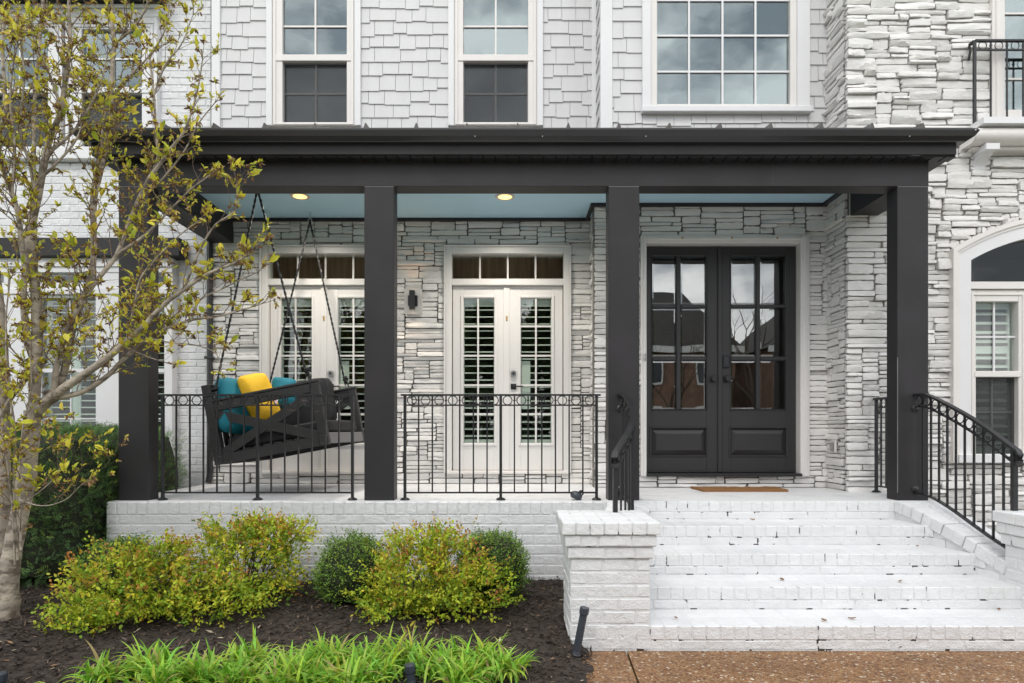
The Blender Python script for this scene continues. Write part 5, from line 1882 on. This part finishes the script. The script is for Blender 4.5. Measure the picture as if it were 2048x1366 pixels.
def shrub(name, label, cat, lobes, nleaf, lsize, table, tip_table=None, lw=.6, stems=26, group=None, material='leaf', shell=.55, base=None, sprig=7, tipfrac=.42, fold=.25, core=0):
    """bush made of sprigs: lobes = [(cx, cy, cz, rx, ry, rz, weight)]"""
    base = base or (lobes[0][0], lobes[0][1])
    zb = bed_h(*base)
    t = thing(name, label, cat, (base[0], base[1], zb), group)
    Wt = np.array([l[6] for l in lobes]); Wt = Wt / Wt.sum()
    ns = nleaf // sprig
    which = RNG.choice(len(lobes), ns, p=Wt)
    Lb = np.array([l[:6] for l in lobes])[which]
    dirs = rand_dirs(ns, .25)
    rad = 1 - shell * RNG.random(ns) ** 1.6
    out = RNG.random(ns) < (.16 if shell > .2 else .03)
    rad = np.where(out, rad + RNG.uniform(.03, .24, ns), rad)
    # lumpy outline
    lump = np.array([1 + (.42 if shell > .2 else .15) * noise.noise(Vector(tuple(d * 2.1 + l[:3] * 3.0))) + .18 * noise.noise(Vector(tuple(d * 5.5 + l[:3]))) for d, l in zip(dirs, Lb)])
    C = Lb[:, :3] + dirs * Lb[:, 3:6] * (rad * lump)[:, None]
    keep = C[:, 2] > zb + .01
    if shell > .2:      # open gaps between the branchlets
        keep &= np.array([noise.noise(Vector(tuple(c * 6.5))) > -.17 for c in C])
    C, dirs = C[keep], dirs[keep]
    rad = rad[keep]
    ns = len(C)
    gd = dirs + rand_dirs(ns) * .55 + np.array([0, 0, .45]); gd /= np.linalg.norm(gd, axis=1, keepdims=True)
    P, D, N_, S_, Cc = [], [], [], [], []
    sl = lsize * 3.2
    tip = RNG.random(ns) < tipfrac
    tip &= (C[:, 2] > np.quantile(C[:, 2], .55)) | (RNG.random(ns) < .25)
    cb = pick_cols(ns, table)
    ct = pick_cols(ns, tip_table or table)
    for k in range(sprig):
        f_ = (k + .5) / sprig
        pos = C + gd * (sl * (f_ - .6))[..., None] if np.ndim(f_) else C + gd * (sl * (f_ - .6))
        pos = pos + RNG.normal(0, lsize * .22, (ns, 3))
        sd_ = rand_dirs(ns)
        dd = sd_ + gd * (.55 + .6 * f_)
        P.append(pos); D.append(dd); N_.append(rand_dirs(ns) * .6 + np.array([0, -.25, .9]))
        S_.append(lsize * RNG.uniform(.65, 1.25, ns) * (1 - .25 * f_))
        m_ = (tip & (f_ > .45))[:, None]
        c_ = np.where(m_, ct, cb) * (1 + RNG.normal(0, .10, (ns, 1)))
        Cc.append(np.clip(c_, .003, .95))
    P, D, N_, S_, Cc = map(np.concatenate, (P, D, N_, S_, Cc))
    leaves_obj('leaves', P, D, N_, S_, np.full(len(P), lw), Cc, material, t, fold)
    mb = MB()
    for k in range(stems):
        i = RNG.integers(ns)
        e = Vector(C[i]); b0_ = Vector((base[0] + RNG.normal(0, .05), base[1] + RNG.normal(0, .05), zb - .02))
        mid = b0_.lerp(e, .5) + Vector((RNG.normal(0, .03), RNG.normal(0, .03), .03))
        mb.tube([b0_, mid, e], [.006, .0045, .002], 5, False)
    obj('stems', mb, 'stem_brown', t)
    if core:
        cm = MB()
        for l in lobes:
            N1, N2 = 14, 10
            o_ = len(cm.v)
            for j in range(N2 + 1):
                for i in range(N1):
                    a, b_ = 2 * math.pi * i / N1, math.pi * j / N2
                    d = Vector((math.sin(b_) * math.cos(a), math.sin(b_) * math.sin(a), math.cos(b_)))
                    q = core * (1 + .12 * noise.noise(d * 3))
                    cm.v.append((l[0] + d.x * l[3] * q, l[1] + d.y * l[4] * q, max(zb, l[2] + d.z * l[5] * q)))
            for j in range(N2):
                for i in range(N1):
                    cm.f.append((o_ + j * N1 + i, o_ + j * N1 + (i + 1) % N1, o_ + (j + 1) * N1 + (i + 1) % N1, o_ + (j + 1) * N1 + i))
        obj('dark_core', cm, 'inner_dark', t)  # solid core coloured dark for the shade deep inside the leaves
    return t


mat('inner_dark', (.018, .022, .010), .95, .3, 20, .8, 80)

SPIR = [((.50, .53, .04), 4), ((.40, .50, .035), 4), ((.26, .40, .03), 3), ((.54, .48, .04), 1.5), ((.15, .27, .025), 1.5)]
SPTIP = [((.52, .33, .05), 3), ((.46, .21, .045), 3), ((.50, .42, .05), 2), ((.36, .13, .04), 1.2)]


def PXY(px_, py_, Y): return (wx(px_, Y), Y, wz(py_, Y))


def lobe(px_, py_, Y, rx, ry, rz, w):
    s = F / Y
    x, y, z = PXY(px_, py_, Y)
    return (x, y, z, rx / s, ry, rz / s, w)


shrub('spirea_bush', 'wide yellow-green spirea bush beside the tree trunk', 'bush',
      [lobe(258, 1195, 4.55, 138, .40, 102, 5), lobe(400, 1215, 4.6, 130, .36, 86, 4), lobe(180, 1260, 4.4, 85, .3, 60, 1.6), lobe(330, 1110, 4.7, 80, .3, 40, 1.2)], 24000, .031, SPIR, SPTIP, base=(wx(290, 4.55), 4.55), group='spirea bushes', stems=40)
shrub('spirea_bush', 'taller yellow-green spirea bush reaching up against the white brick base', 'bush',
      [lobe(505, 1130, 5.05, 115, .33, 92, 5), lobe(540, 1070, 5.05, 85, .25, 38, 1.5), lobe(450, 1060, 5.1, 45, .2, 30, .7)], 14000, .031, SPIR, SPTIP, base=(wx(490, 5.0), 5.0), group='spirea bushes', stems=34)
shrub('spirea_bush', 'round yellow-green spirea bush between two dark boxwoods', 'bush',
      [lobe(850, 1165, 4.75, 140, .38, 92, 5), lobe(925, 1180, 4.7, 105, .33, 80, 2.4), lobe(855, 1085, 4.85, 85, .3, 38, 1.3), lobe(790, 1215, 4.6, 75, .3, 50, 1.2)], 21000, .031, SPIR, SPTIP, base=(wx(845, 4.75), 4.75), group='spirea bushes', stems=44)

BOX = [((.15, .26, .035), 4), ((.09, .18, .025), 4), ((.24, .34, .04), 2.2), ((.05, .11, .018), 2)]
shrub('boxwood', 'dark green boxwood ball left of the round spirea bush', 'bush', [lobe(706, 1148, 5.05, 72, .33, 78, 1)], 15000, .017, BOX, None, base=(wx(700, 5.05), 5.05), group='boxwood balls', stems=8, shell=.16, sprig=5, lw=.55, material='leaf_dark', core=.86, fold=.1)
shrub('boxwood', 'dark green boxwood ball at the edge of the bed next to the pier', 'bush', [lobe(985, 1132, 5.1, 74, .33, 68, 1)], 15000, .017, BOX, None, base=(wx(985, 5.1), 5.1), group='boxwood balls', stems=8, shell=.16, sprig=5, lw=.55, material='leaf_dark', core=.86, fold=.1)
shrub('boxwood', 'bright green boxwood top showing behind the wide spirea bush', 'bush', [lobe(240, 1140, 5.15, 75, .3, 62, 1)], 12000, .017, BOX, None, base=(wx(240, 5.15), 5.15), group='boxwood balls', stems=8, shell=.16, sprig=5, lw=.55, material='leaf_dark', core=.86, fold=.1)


# yew hedge: a clipped block of feathery sprays
def yew():
    zb = .05
    cx_, cy_ = -4.41, 6.24
    t = thing('yew_hedge', 'dark green clipped yew hedge behind the tree trunk', 'hedge', (cx_, cy_, zb))
    sx_, sy_, sz2 = .93, .97, .70
    n = 11000
    def surf(d):
        p = 9.0
        l = (np.abs(d[:, 0]) ** p + np.abs(d[:, 1]) ** p + np.abs(d[:, 2]) ** p) ** (1 / p)
        return d / l[:, None]
    d = rand_dirs(n, .15)
    d[:, 1] = np.where((d[:, 1] > .3) & (RNG.random(n) < .5), -d[:, 1], d[:, 1])
    q = surf(d)
    q = q * (1 - .16 * RNG.random(n) ** 1.5)[:, None]
    lum = np.array([1 + .07 * noise.noise(Vector(tuple(v * 3.1))) + .06 * noise.noise(Vector(tuple(v * 9)))for v in q])
    C = np.array([cx_, cy_, zb + .66]) + q * lum[:, None] * np.array([sx_, sy_, sz2])
    gd = d * .8 + rand_dirs(n) * .6 + np.array([0, 0, .35]); gd /= np.linalg.norm(gd, axis=1, keepdims=True)
    P, D, N_, S_, Cc = [], [], [], [], []
    side = np.cross(gd, rand_dirs(n)); side /= np.linalg.norm(side, axis=1, keepdims=True)
    cb = pick_cols(n, [((.085, .17, .05), 4), ((.06, .125, .042), 4), ((.13, .23, .055), 2.2), ((.20, .30, .06), 1.1)])
    nk = 10
    for k in range(nk):
        f_ = k / nk
        s_ = 1 if k % 2 else -1
        P.append(C + gd * (.075 * (f_ - .4)))
        D.append(side * s_ + gd * .75 + rand_dirs(n) * .22)
        N_.append(np.cross(gd, side) + rand_dirs(n) * .3)
        S_.append(np.full(n, .030) * RNG.uniform(.7, 1.25, n) * (1 - .35 * f_)); Cc.append(cb * (1 + .5 * f_ * RNG.random((n, 1))))
    P, D, N_, S_, Cc = map(np.concatenate, (P, D, N_, S_, Cc))
    leaves_obj('leaves', P, D, N_, S_, np.full(len(P), .22), Cc, 'leaf_dark', t, .05, simple=True)
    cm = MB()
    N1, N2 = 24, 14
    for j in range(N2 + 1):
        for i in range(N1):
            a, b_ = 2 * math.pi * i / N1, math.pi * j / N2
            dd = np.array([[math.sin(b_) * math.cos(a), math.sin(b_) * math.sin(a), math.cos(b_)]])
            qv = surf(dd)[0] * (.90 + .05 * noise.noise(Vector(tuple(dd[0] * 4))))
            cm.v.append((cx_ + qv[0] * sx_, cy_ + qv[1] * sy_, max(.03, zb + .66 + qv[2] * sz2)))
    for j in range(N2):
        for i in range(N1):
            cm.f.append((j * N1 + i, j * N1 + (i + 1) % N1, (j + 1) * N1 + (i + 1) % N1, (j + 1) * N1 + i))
    obj('dark_core', cm, 'inner_dark', t)  # shade inside the hedge put in as a near-black core


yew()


# strappy daylilies along the front edge
def daylily(x, y, n, h, seed, group, label):
    r_ = random.Random(seed)
    zb = bed_h(x, y) - .01
    t = thing('daylily', label, 'plant', (x, y, zb), group)
    verts, faces, cols = [], [], []
    for k in range(n):
        az = r_.uniform(0, 2 * math.pi)
        lean = r_.uniform(.45, 1.7)
        L_ = h * r_.uniform(.65, 1.25)
        w = r_.uniform(.005, .009)
        p = Vector((x + r_.gauss(0, .06), y + r_.gauss(0, .05), zb))
        el = R(88) - lean * .34
        curl = lean * r_.uniform(1.5, 2.5)
        side = Vector((-math.sin(az), math.cos(az), 0))
        base = (r_.uniform(.26, .44), r_.uniform(.44, .64), r_.uniform(.04, .10))
        if r_.random() < .25: base = (.17, .38, .03)
        if r_.random() < .05: base = (.42, .33, .14)
        m_ = 8
        o_ = len(verts)
        for i in range(m_ + 1):
            s = i / m_
            ww = w * (1 - s ** 2.2) * (.55 + .9 * min(1, s * 3)) + .0004
            up = Vector((0, 0, 1))
            nn2 = Vector((math.cos(az) * math.cos(el + R(90)), math.sin(az) * math.cos(el + R(90)), math.sin(el + R(90))))
            verts += [p - side * ww + nn2 * ww * .35, p, p + side * ww + nn2 * ww * .35]
            for _ in range(3): cols.append(base)
            p = p + Vector((math.cos(az) * math.cos(el), math.sin(az) * math.cos(el), math.sin(el))) * (L_ / m_)
            el -= curl / m_ * (.35 + 1.1 * s)
        for i in range(m_):
            for j in range(2):
                a = o_ + i * 3 + j; faces.append((a, a + 1, a + 4, a + 3))
    me = bpy.data.meshes.new('blades')
    me.from_pydata(verts, [], faces)
    me.polygons.foreach_set('use_smooth', [True] * len(faces))
    ca = me.color_attributes.new('Col', 'FLOAT_COLOR', 'POINT')
    ca.data.foreach_set('color', np.array([(*c, 1) for c in cols]).reshape(-1))
    me.materials.append(MATS['leaf'])
    link(bpy.data.objects.new('blades', me), t)


dl = [(205, 3.50, .20), (300, 3.60, .21), (400, 3.50, .20), (490, 3.68, .22), (585, 3.54, .20), (655, 3.70, .22), (735, 3.62, .22), (810, 3.74, .24), (885, 3.60, .20), (955, 3.70, .21), (1012, 3.58, .19),
      (320, 3.40, .2), (470, 3.42, .2), (620, 3.42, .2), (738, 3.47, .2), (930, 3.44, .2), (560, 3.38, .2), (700, 3.38, .2)]
for k, (px_, Yd, h_) in enumerate(dl):
    daylily(wx(px_, Yd), Yd, 90 + (k * 7) % 20, h_, 40 + k, 'daylilies along the front of the bed', 'clump of bright green strappy daylily leaves along the bottom edge')


# mulch chips and litter
def chips():
    n = 26000
    x = RNG.uniform(-4.6, .5, n); y = 3.2 + 2.45 * RNG.random(n) ** 1.15
    z = np.array([bed_h(a, b_) for a, b_ in zip(x, y)])
    ok = z > -.01
    x, y, z = x[ok], y[ok], z[ok]
    n = len(x)
    P = np.stack([x, y, z + RNG.uniform(.0, .012, n)], 1)
    D = rand_dirs(n); D[:, 2] *= .30
    N_ = rand_dirs(n) * .5 + np.array([0, 0, 1])
    S_ = RNG.uniform(.015, .06, n)
    c = pick_cols(n, [((.028, .020, .015), 5), ((.048, .034, .026), 4), ((.080, .060, .048), 2.4), ((.14, .10, .07), .7), ((.26, .15, .08), .16), ((.42, .34, .25), .10)], .25)
    o = leaves_obj('mulch_chips', P, D, N_, S_, RNG.uniform(.12, .34, n), c, 'chips', None, .12, simple=True)
    o['kind'] = 'stuff'; o['label'] = 'dark shredded bark mulch covering the planting bed'


chips()


# ================================================================== TREE (magnolia, half in leaf)
def tree():
    YT = 4.62
    zb = bed_h(wx(15, YT), YT)
    t = thing('magnolia_tree', 'multi-stemmed magnolia with sparse new leaves and withered brown flowers', 'tree', (wx(15, YT), YT, zb))
    S = F / YT
    limbs = []

    def limb(pts, r0, r1, yoff=None):
        """pts: pixel positions; yoff: depth offset at start and end"""
        y0, y1 = yoff or (0, 0)
        n_ = len(pts)
        P = []
        for i, (a, b_) in enumerate(pts):
            f_ = i / max(1, n_ - 1)
            Yk = YT + y0 + (y1 - y0) * f_
            P.append(Vector((wx(a, Yk), Yk, wz(b_, Yk))))
        rad = [(r0 + (r1 - r0) * (i / max(1, n_ - 1)) ** .8) * (.82 if r0 > 17.5 else .68) / S for i in range(n_)]
        # refine with Catmull-Rom
        Q = [P[0] * 2 - P[1]] + P + [P[-1] * 2 - P[-2]]
        C, Rr = [], []
        for i in range(1, len(Q) - 2):
            for k in range(4):
                u = k / 4
                p0, p1, p2, p3 = Q[i - 1:i + 3]
                c = .5 * ((2 * p1) + (p2 - p0) * u + (2 * p0 - 5 * p1 + 4 * p2 - p3) * u * u + (3 * p1 - p0 - 3 * p2 + p3) * u ** 3)
                rr2 = rad[i - 1] + (rad[i] - rad[i - 1]) * u
                wob = 1 + .10 * noise.noise(c * 9)
                C.append(c); Rr.append(rr2 * wob)
        C.append(Q[-2]); Rr.append(rad[-1])
        limbs.append((C, Rr))
        return C, Rr

    tb = MB()
    trunk = [(8, 1248), (12, 1200), (20, 1130), (36, 1045), (51, 970), (60, 890), (66, 822)]
    C, Rr = limb(trunk, 22, 19)
    Rr = [r * (1.55 if i < 2 else (1.35 if i < 5 else (1.1 if i < 9 else 1))) * (1 + .10 * noise.noise(c * 14)) for i, (r, c) in enumerate(zip(Rr, C))]
    tb.tube(C, Rr, 16)
    C2, Rr2 = limb([(-14, 1250), (-6, 1180), (2, 1050), (6, 900), (6, 770), (2, 660), (-12, 520), (-20, 400)], 23, 9, (.06, .25))
    tb.tube(C2, [r * (1.3 if i < 4 else 1) for i, r in enumerate(Rr2)], 14)
    limbs.pop(0); 
    obj('trunk', tb, 'bark', t, smooth=80)
    mb = MB()
    defs = [
        ([(67, 826), (70, 773), (75, 697), (72, 597), (63, 513), (59, 464), (72, 409), (83, 354), (92, 310), (101, 272), (123, 222), (128, 180), (135, 132), (140, 82), (138, 30), (138, -40)], 17, 4, (0, -.15)),
        ([(70, 720), (60, 690), (53, 663), (47, 597), (50, 530), (44, 494), (40, 453), (33, 415), (18, 371), (4, 332), (-6, 280)], 11, 5, (0, -.3)),
        ([(78, 830), (90, 807), (127, 777), (167, 750), (213, 717), (253, 683), (287, 653), (327, 610), (367, 580), (417, 547), (467, 527), (502, 503)], 15, 2.2, (-.05, -.5)),
        ([(85, 818), (113, 797), (167, 783), (217, 750), (253, 713), (300, 677), (333, 657), (383, 640), (433, 633), (483, 620), (524, 607)], 10, 1.8, (-.05, -.35)),
        ([(57, 812), (83, 803), (107, 780), (112, 740), (133, 663), (173, 590), (200, 553), (233, 510), (261, 437), (281, 389), (294, 363), (310, 332), (316, 305), (312, 266), (308, 190), (300, 120)], 10, 3, (.05, .15)),
        ([(90, 790), (117, 773), (140, 697), (147, 647), (175, 575), (187, 520), (187, 420), (193, 376), (204, 332), (211, 288), (220, 244), (222, 200), (225, 132), (228, 88), (224, 44), (223, -30)], 12, 5, (.1, .45)),
        ([(187, 470), (184, 400), (192, 350), (203, 300), (205, 262), (214, 200)], 7, 3, (.3, .3)),
        ([(68, 540), (70, 430), (68, 332), (70, 200), (78, 100), (86, 0)], 7, 4.5, (.5, .6)),
        ([(6, 830), (20, 800), (43, 770), (67, 740)], 7, 5, (.1, .0)),
        ([(294, 363), (340, 300), (372, 255), (395, 180), (405, 120)], 6, 1.6, (.05, -.1)),
        ([(278, 395), (312, 372), (340, 340), (370, 300), (395, 250), (430, 205)], 4, 1.4, (.1, -.3)),
        ([(253, 683), (270, 610), (280, 560), (310, 520), (360, 470), (400, 440)], 4, 1.4, (-.2, -.4)),
        ([(367, 580), (400, 500), (430, 450), (470, 420), (474, 365)], 3.6, 1.2, (-.35, -.55)),
        ([(233, 510), (290, 470), (340, 420), (380, 380), (420, 350)], 5, 1.4, (.1, -.15)),
        ([(92, 310), (140, 270), (170, 230), (200, 170), (215, 110)], 5, 1.6, (-.1, -.3)),
        ([(83, 354), (110, 330), (145, 290), (162, 255), (166, 200)], 5, 2, (-.1, -.2)),
        ([(40, 453), (25, 380), (30, 300), (20, 200), (30, 100)], 4.5, 2, (-.2, -.4)),
        ([(72, 409), (60, 330), (40, 260), (48, 160), (40, 60)], 5, 2, (-.1, -.4)),
        ([(123, 222), (100, 150), (70, 90), (60, 20)], 4, 1.6, (-.1, -.3)),
        ([(228, 88), (262, 60), (290, 20), (300, -30)], 4, 2, (.4, .3)),
        ([(222, 200), (262, 150), (300, 110), (330, 60), (340, 0)], 4.5, 1.8, (.4, .2)),
        ([(308, 190), (330, 130), (362, 90), (386, 30)], 3.4, 1.3, (.1, 0)),
        ([(383, 640), (400, 600), (440, 580), (480, 560), (515, 545)], 3, 1.1, (-.3, -.4)),
        ([(300, 677), (340, 685), (390, 690), (430, 705), (440, 730)], 3, 1.0, (-.25, -.35)),
        ([(213, 717), (230, 690), (262, 700), (300, 715), (330, 725)], 2.6, 1, (-.1, -.3)),
        ([(133, 663), (170, 640), (220, 620), (262, 600)], 3, 1, (.1, -.2)),
        ([(35, 1120), (28, 980), (30, 860), (15, 760), (12, 640), (20, 560)], 4, 1.6, (-.1, -.25)),
        ([(42, 1100), (40, 960), (45, 860), (62, 780), (60, 700)], 3.4, 1.4, (-.12, -.3)),
        ([(30, 1130), (24, 1010), (10, 900), (-4, 820)], 3, 1.4, (-.1, -.3)),
        ([(38, 1010), (70, 990), (105, 960), (128, 920)], 2.2, 1, (-.15, -.3)),
        ([(38, 1000), (85, 1012), (130, 1000), (160, 972)], 2.2, 1, (-.15, -.35)),
        ([(-20, 420), (-10, 300), (10, 220), (5, 100), (12, 0)], 8, 4, (.2, .1)),
    ]
    for pts, r0, r1, yo in defs:
        C, Rr = limb(pts, r0, r1, yo)
        mb.tube(C, Rr, 8 if r0 > 6 else 6, False)
    obj('limbs', mb, 'bark', t, smooth=80)
    # twigs, grown from the limbs
    tw = MB()
    ends = []
    r_ = random.Random(5)

    def grow(p, d, length, rad, depth):
        n_ = max(3, int(length / .045))
        pts = [p.copy()]
        for i in range(n_):
            d = (d + Vector((r_.gauss(0, .16), r_.gauss(0, .16), r_.gauss(.035, .12)))).normalized()
            p = p + d * (length / n_)
            pts.append(p.copy())
            if depth < 2 and i > 0 and r_.random() < (.50 if depth == 0 else .28):
                sd_ = Vector((r_.gauss(0, 1), r_.gauss(0, .8), r_.gauss(.25, .6))).normalized()
                grow(p.copy(), (d * .7 + sd_ * .8).normalized(), length * r_.uniform(.3, .6), rad * .6, depth + 1)
            if i >= 1: ends.append((p.copy(), d.copy(), .45 + .3 * (i / n_)))
        ends.append((p.copy(), d.copy(), 1.0)); ends.append((p.copy(), d.copy(), 1.0))
        tw.tube(pts, [rad * (1 - .65 * i / n_) for i in range(n_ + 1)], 5, False)

    for (C, Rr) in limbs[1:]:
        acc = 0
        for i in range(1, len(C)):
            seg = (C[i] - C[i - 1]); acc += seg.length
            rr2 = Rr[i]
            zpx = C[i]
            dens = .029 if rr2 < .020 else .055
            if rr2 > .05: continue
            lowbark = C[i].z < CZ + .35 and rr2 > .02
            if acc > dens:
                acc = 0
                if lowbark and r_.random() < .7: continue
                if C[i].z < .9 and r_.random() < .45: continue
                sd_ = Vector((r_.gauss(0, 1), r_.gauss(-.1, .8), r_.gauss(.15, .5))).normalized()
                d = (seg.normalized() * .55 + sd_ * .9 + Vector((0, 0, .15))).normalized()
                grow(C[i], (d + Vector((0, 0, .45))).normalized(), r_.uniform(.10, .36) * (.55 if 1024 + C[i].x / C[i].y * F > 300 else 1), min(rr2 * .5, .0042), 0)
        e, d = C[-1], (C[-1] - C[-2]).normalized()
        for k in range(2):
            grow(e, (d + Vector((r_.gauss(0, .25), r_.gauss(0, .25), .1))).normalized(), r_.uniform(.06, .13), .003, 1)
    obj('twigs', tw, 'twig', t, smooth=80)
    P, D, S_, Cc, W_ = [], [], [], [], []
    Pb, Db, Sb, Cb = [], [], [], []
    green = [(.64, .58, .05), (.52, .52, .04), (.38, .44, .04), (.68, .62, .08), (.60, .47, .06)]
    brown = [(.22, .115, .05), (.32, .18, .065), (.14, .075, .04), (.40, .29, .12)]
    for p, d, wgt in ends:
        if p.z < .55: continue
        nl = 0
        if r_.random() < .86 * wgt: nl = r_.choice((1, 2, 2, 3))
        for k in range(nl):
            big = r_.random() < .06
            dd = (d * .9 + Vector((r_.gauss(0, .55), r_.gauss(0, .55), r_.gauss(.30, .4)))).normalized()
            P.append(p + d * r_.uniform(-.02, .01)); D.append(dd); S_.append(r_.uniform(.05, .085) if big else r_.uniform(.016, .040))
            W_.append(r_.uniform(.38, .52) if big else r_.uniform(.30, .48))
            c = r_.choice(green); j = r_.uniform(.75, 1.2); Cc.append(tuple(q * j for q in c))
        if r_.random() < .27 * wgt:
            for k in range(r_.randint(3, 6)):
                dd = Vector((r_.gauss(0, 1), r_.gauss(0, 1), r_.gauss(-.2, .8))).normalized()
                Pb.append(p + Vector((r_.gauss(0, .004), r_.gauss(0, .004), r_.gauss(0, .004)))); Db.append(dd); Sb.append(r_.uniform(.016, .040))
                c = r_.choice(brown); j = r_.uniform(.7, 1.2); Cb.append(tuple(q * j for q in c))
    n = len(P)
    leaves_obj('leaves', np.array([tuple(p) for p in P]), np.array([tuple(p) for p in D]), rand_dirs(n) * .8 + np.array([0, -.4, .7]), np.array(S_), np.array(W_), np.array(Cc), 'leaf', t, .3, .12)
    n = len(Pb)
    leaves_obj('withered_flowers', np.array([tuple(p) for p in Pb]), np.array([tuple(p) for p in Db]), rand_dirs(n), np.array(Sb), np.full(n, .42), np.array(Cb), 'leaf_dark', t, .5, .3)
    print('TREE leaves', len(P), 'brown', len(Pb), 'ends', len(ends))


tree()

# ================================================================== ACROSS THE STREET (seen mirrored in the door glass)
def far_house(x0, x1, y, h, ridge, label, gable=False):
    t = thing('brick_house', label, 'house', ((x0 + x1) / 2, y, 0), 'brick houses across the street')
    obj('wall', MB().box(x0, x1, y - 8, y, 0, h), 'red_brick', t)
    xm = (x0 + x1) / 2
    mb = MB()
    if gable:
        mb.add([(x0 - .4, y + .4, h), (x1 + .4, y + .4, h), (xm, y + .4, ridge), (x0 - .4, y - 8.4, h), (x1 + .4, y - 8.4, h), (xm, y - 8.4, ridge)], [(0, 1, 2), (5, 4, 3), (0, 2, 5, 3), (1, 4, 5, 2), (0, 3, 4, 1)])
    else:
        mb.add([(x0 - .4, y + .4, h), (x1 + .4, y + .4, h), (x1 + .4, y - 8.4, h), (x0 - .4, y - 8.4, h), (x0 + 2, y - 4, ridge), (x1 - 2, y - 4, ridge)], [(0, 1, 5, 4), (1, 2, 5), (2, 3, 4, 5), (3, 0, 4), (0, 3, 2, 1)])
    obj('roof', mb, 'roof_shingle', t)
    obj('eaves', MB().box(x0 - .45, x1 + .45, y + .35, y + .5, h - .3, h + .05), 'far_white', t)
    n_ = max(2, int((x1 - x0) / 3))
    for fl_ in (1.0, 4.0):
        if fl_ + 1.7 > h: continue
        for k in range(n_):
            xc = x0 + (k + .5) * (x1 - x0) / n_
            w = obj('window', MB().frame(xc - .6, xc + .6, fl_, fl_ + 1.7, .1, .1, .12, .12, y, y + .06), 'far_white', t)
            obj('pane', MB().box(xc - .5, xc + .5, y, y + .03, fl_ + .12, fl_ + 1.58), 'far_glass', w)


far_house(3.5, 13.0, -24, 6.2, 10.2, 'red brick house with dark hipped roof mirrored in the left front door panes')
far_house(14.5, 22.0, -22, 6.0, 9.5, 'red brick gabled house mirrored in the right front door panes', True)


def far_tree(x, y, h, seed, label, green=True):
    r_ = random.Random(seed)
    t = thing('street_tree', label, 'tree', (x, y, 0), 'trees across the street')
    mb = MB()
    tips = []

    def br(p, d, l, rad, dep):
        pts = [p]
        for i in range(4):
            d = (d + Vector((r_.gauss(0, .12), r_.gauss(0, .12), .04))).normalized()
            p = p + d * l / 4; pts.append(p)
        mb.tube(pts, [rad, rad * .85, rad * .75, rad * .65, rad * .5], 6, False)
        if dep < 4:
            for k in range(3 if dep < 2 else 2):
                br(p, (d + Vector((r_.gauss(0, .6), r_.gauss(0, .6), r_.gauss(.1, .3)))).normalized(), l * r_.uniform(.6, .8), rad * .5, dep + 1)
        else: tips.append(p)
    br(Vector((x, y, 0)), Vector((0, 0, 1)), h * .32, h * .022, 0)
    obj('trunk', mb, 'stem_brown', t)
    if green:
        T = np.array([tuple(p) for p in tips])
        n = 3600
        P = T[RNG.integers(len(T), size=n)] + RNG.normal(0, h * .055, (n, 3))
        leaves_obj('crown', P, rand_dirs(n), rand_dirs(n), RNG.uniform(.15, .4, n), np.full(n, .6), pick_cols(n, [((.05, .09, .02), 2), ((.03, .06, .015), 2), ((.09, .13, .03), 1)]), 'leaf_dark', t)


for k, (x, y, h, gr) in enumerate([(-1.0, -15.5, 7.5, 1), (10.5, -13, 7.5, 0), (7.2, -15, 6.5, 0), (13.4, -12, 6.0, 0)]):
    far_tree(x, y, h, 60 + k, ['leafy green tree across the street mirrored above the evergreens', 'tallest bare tree across the street, mirrored in the door glass', 'bare tree across the street mirrored in the left door panes', 'small bare tree across the street mirrored in the right door panes'][k], gr)


def evergreen(x, y, h, w, label):
    t = thing('evergreen_tree', label, 'tree', (x, y, 0), 'evergreen screen across the street')
    obj('trunk', MB().tube([(x, y, -.05), (x + .05, y, h * .5), (x, y, h * .95)], [.16, .1, .02], 7), 'stem_brown', t)
    n = 5200
    f_ = RNG.random(n) ** .75
    a = RNG.uniform(0, 2 * math.pi, n)
    rad = w * (1 - f_) ** .8 * np.sqrt(RNG.uniform(.25, 1, n)) * (1 + .18 * np.sin(a * 5 + f_ * 30))
    P = np.stack([x + rad * np.cos(a), y + rad * np.sin(a), .15 + f_ * (h - .2)], 1)
    D = np.stack([np.cos(a), np.sin(a), np.full(n, -.25)], 1) + rand_dirs(n) * .5
    leaves_obj('crown', P, D, rand_dirs(n) + np.array([0, 0, 1]), RNG.uniform(.25, .55, n), np.full(n, .5), pick_cols(n, [((.09, .14, .04), 2), ((.06, .10, .03), 2), ((.15, .20, .06), 1)]), 'leaf_dark', t, simple=True)


for k, (x, y, h, w) in enumerate([(-14.6, -12.5, 6.0, 2.0), (-11.6, -11.6, 6.4, 2.0), (-6.2, -10.8, 5.8, 1.8), (-3.6, -11.6, 7.0, 2.1), (-1.1, -11.0, 6.4, 2.0), (1.4, -11.8, 7.0, 2.1)]):  # first two added to darken the sky mirrored in the wing windows
    evergreen(x, y, h, w, 'dense dark evergreen across the street, number %s along the screen' % k if False else 'dense dark evergreen across the street mirrored dark in the house glass')
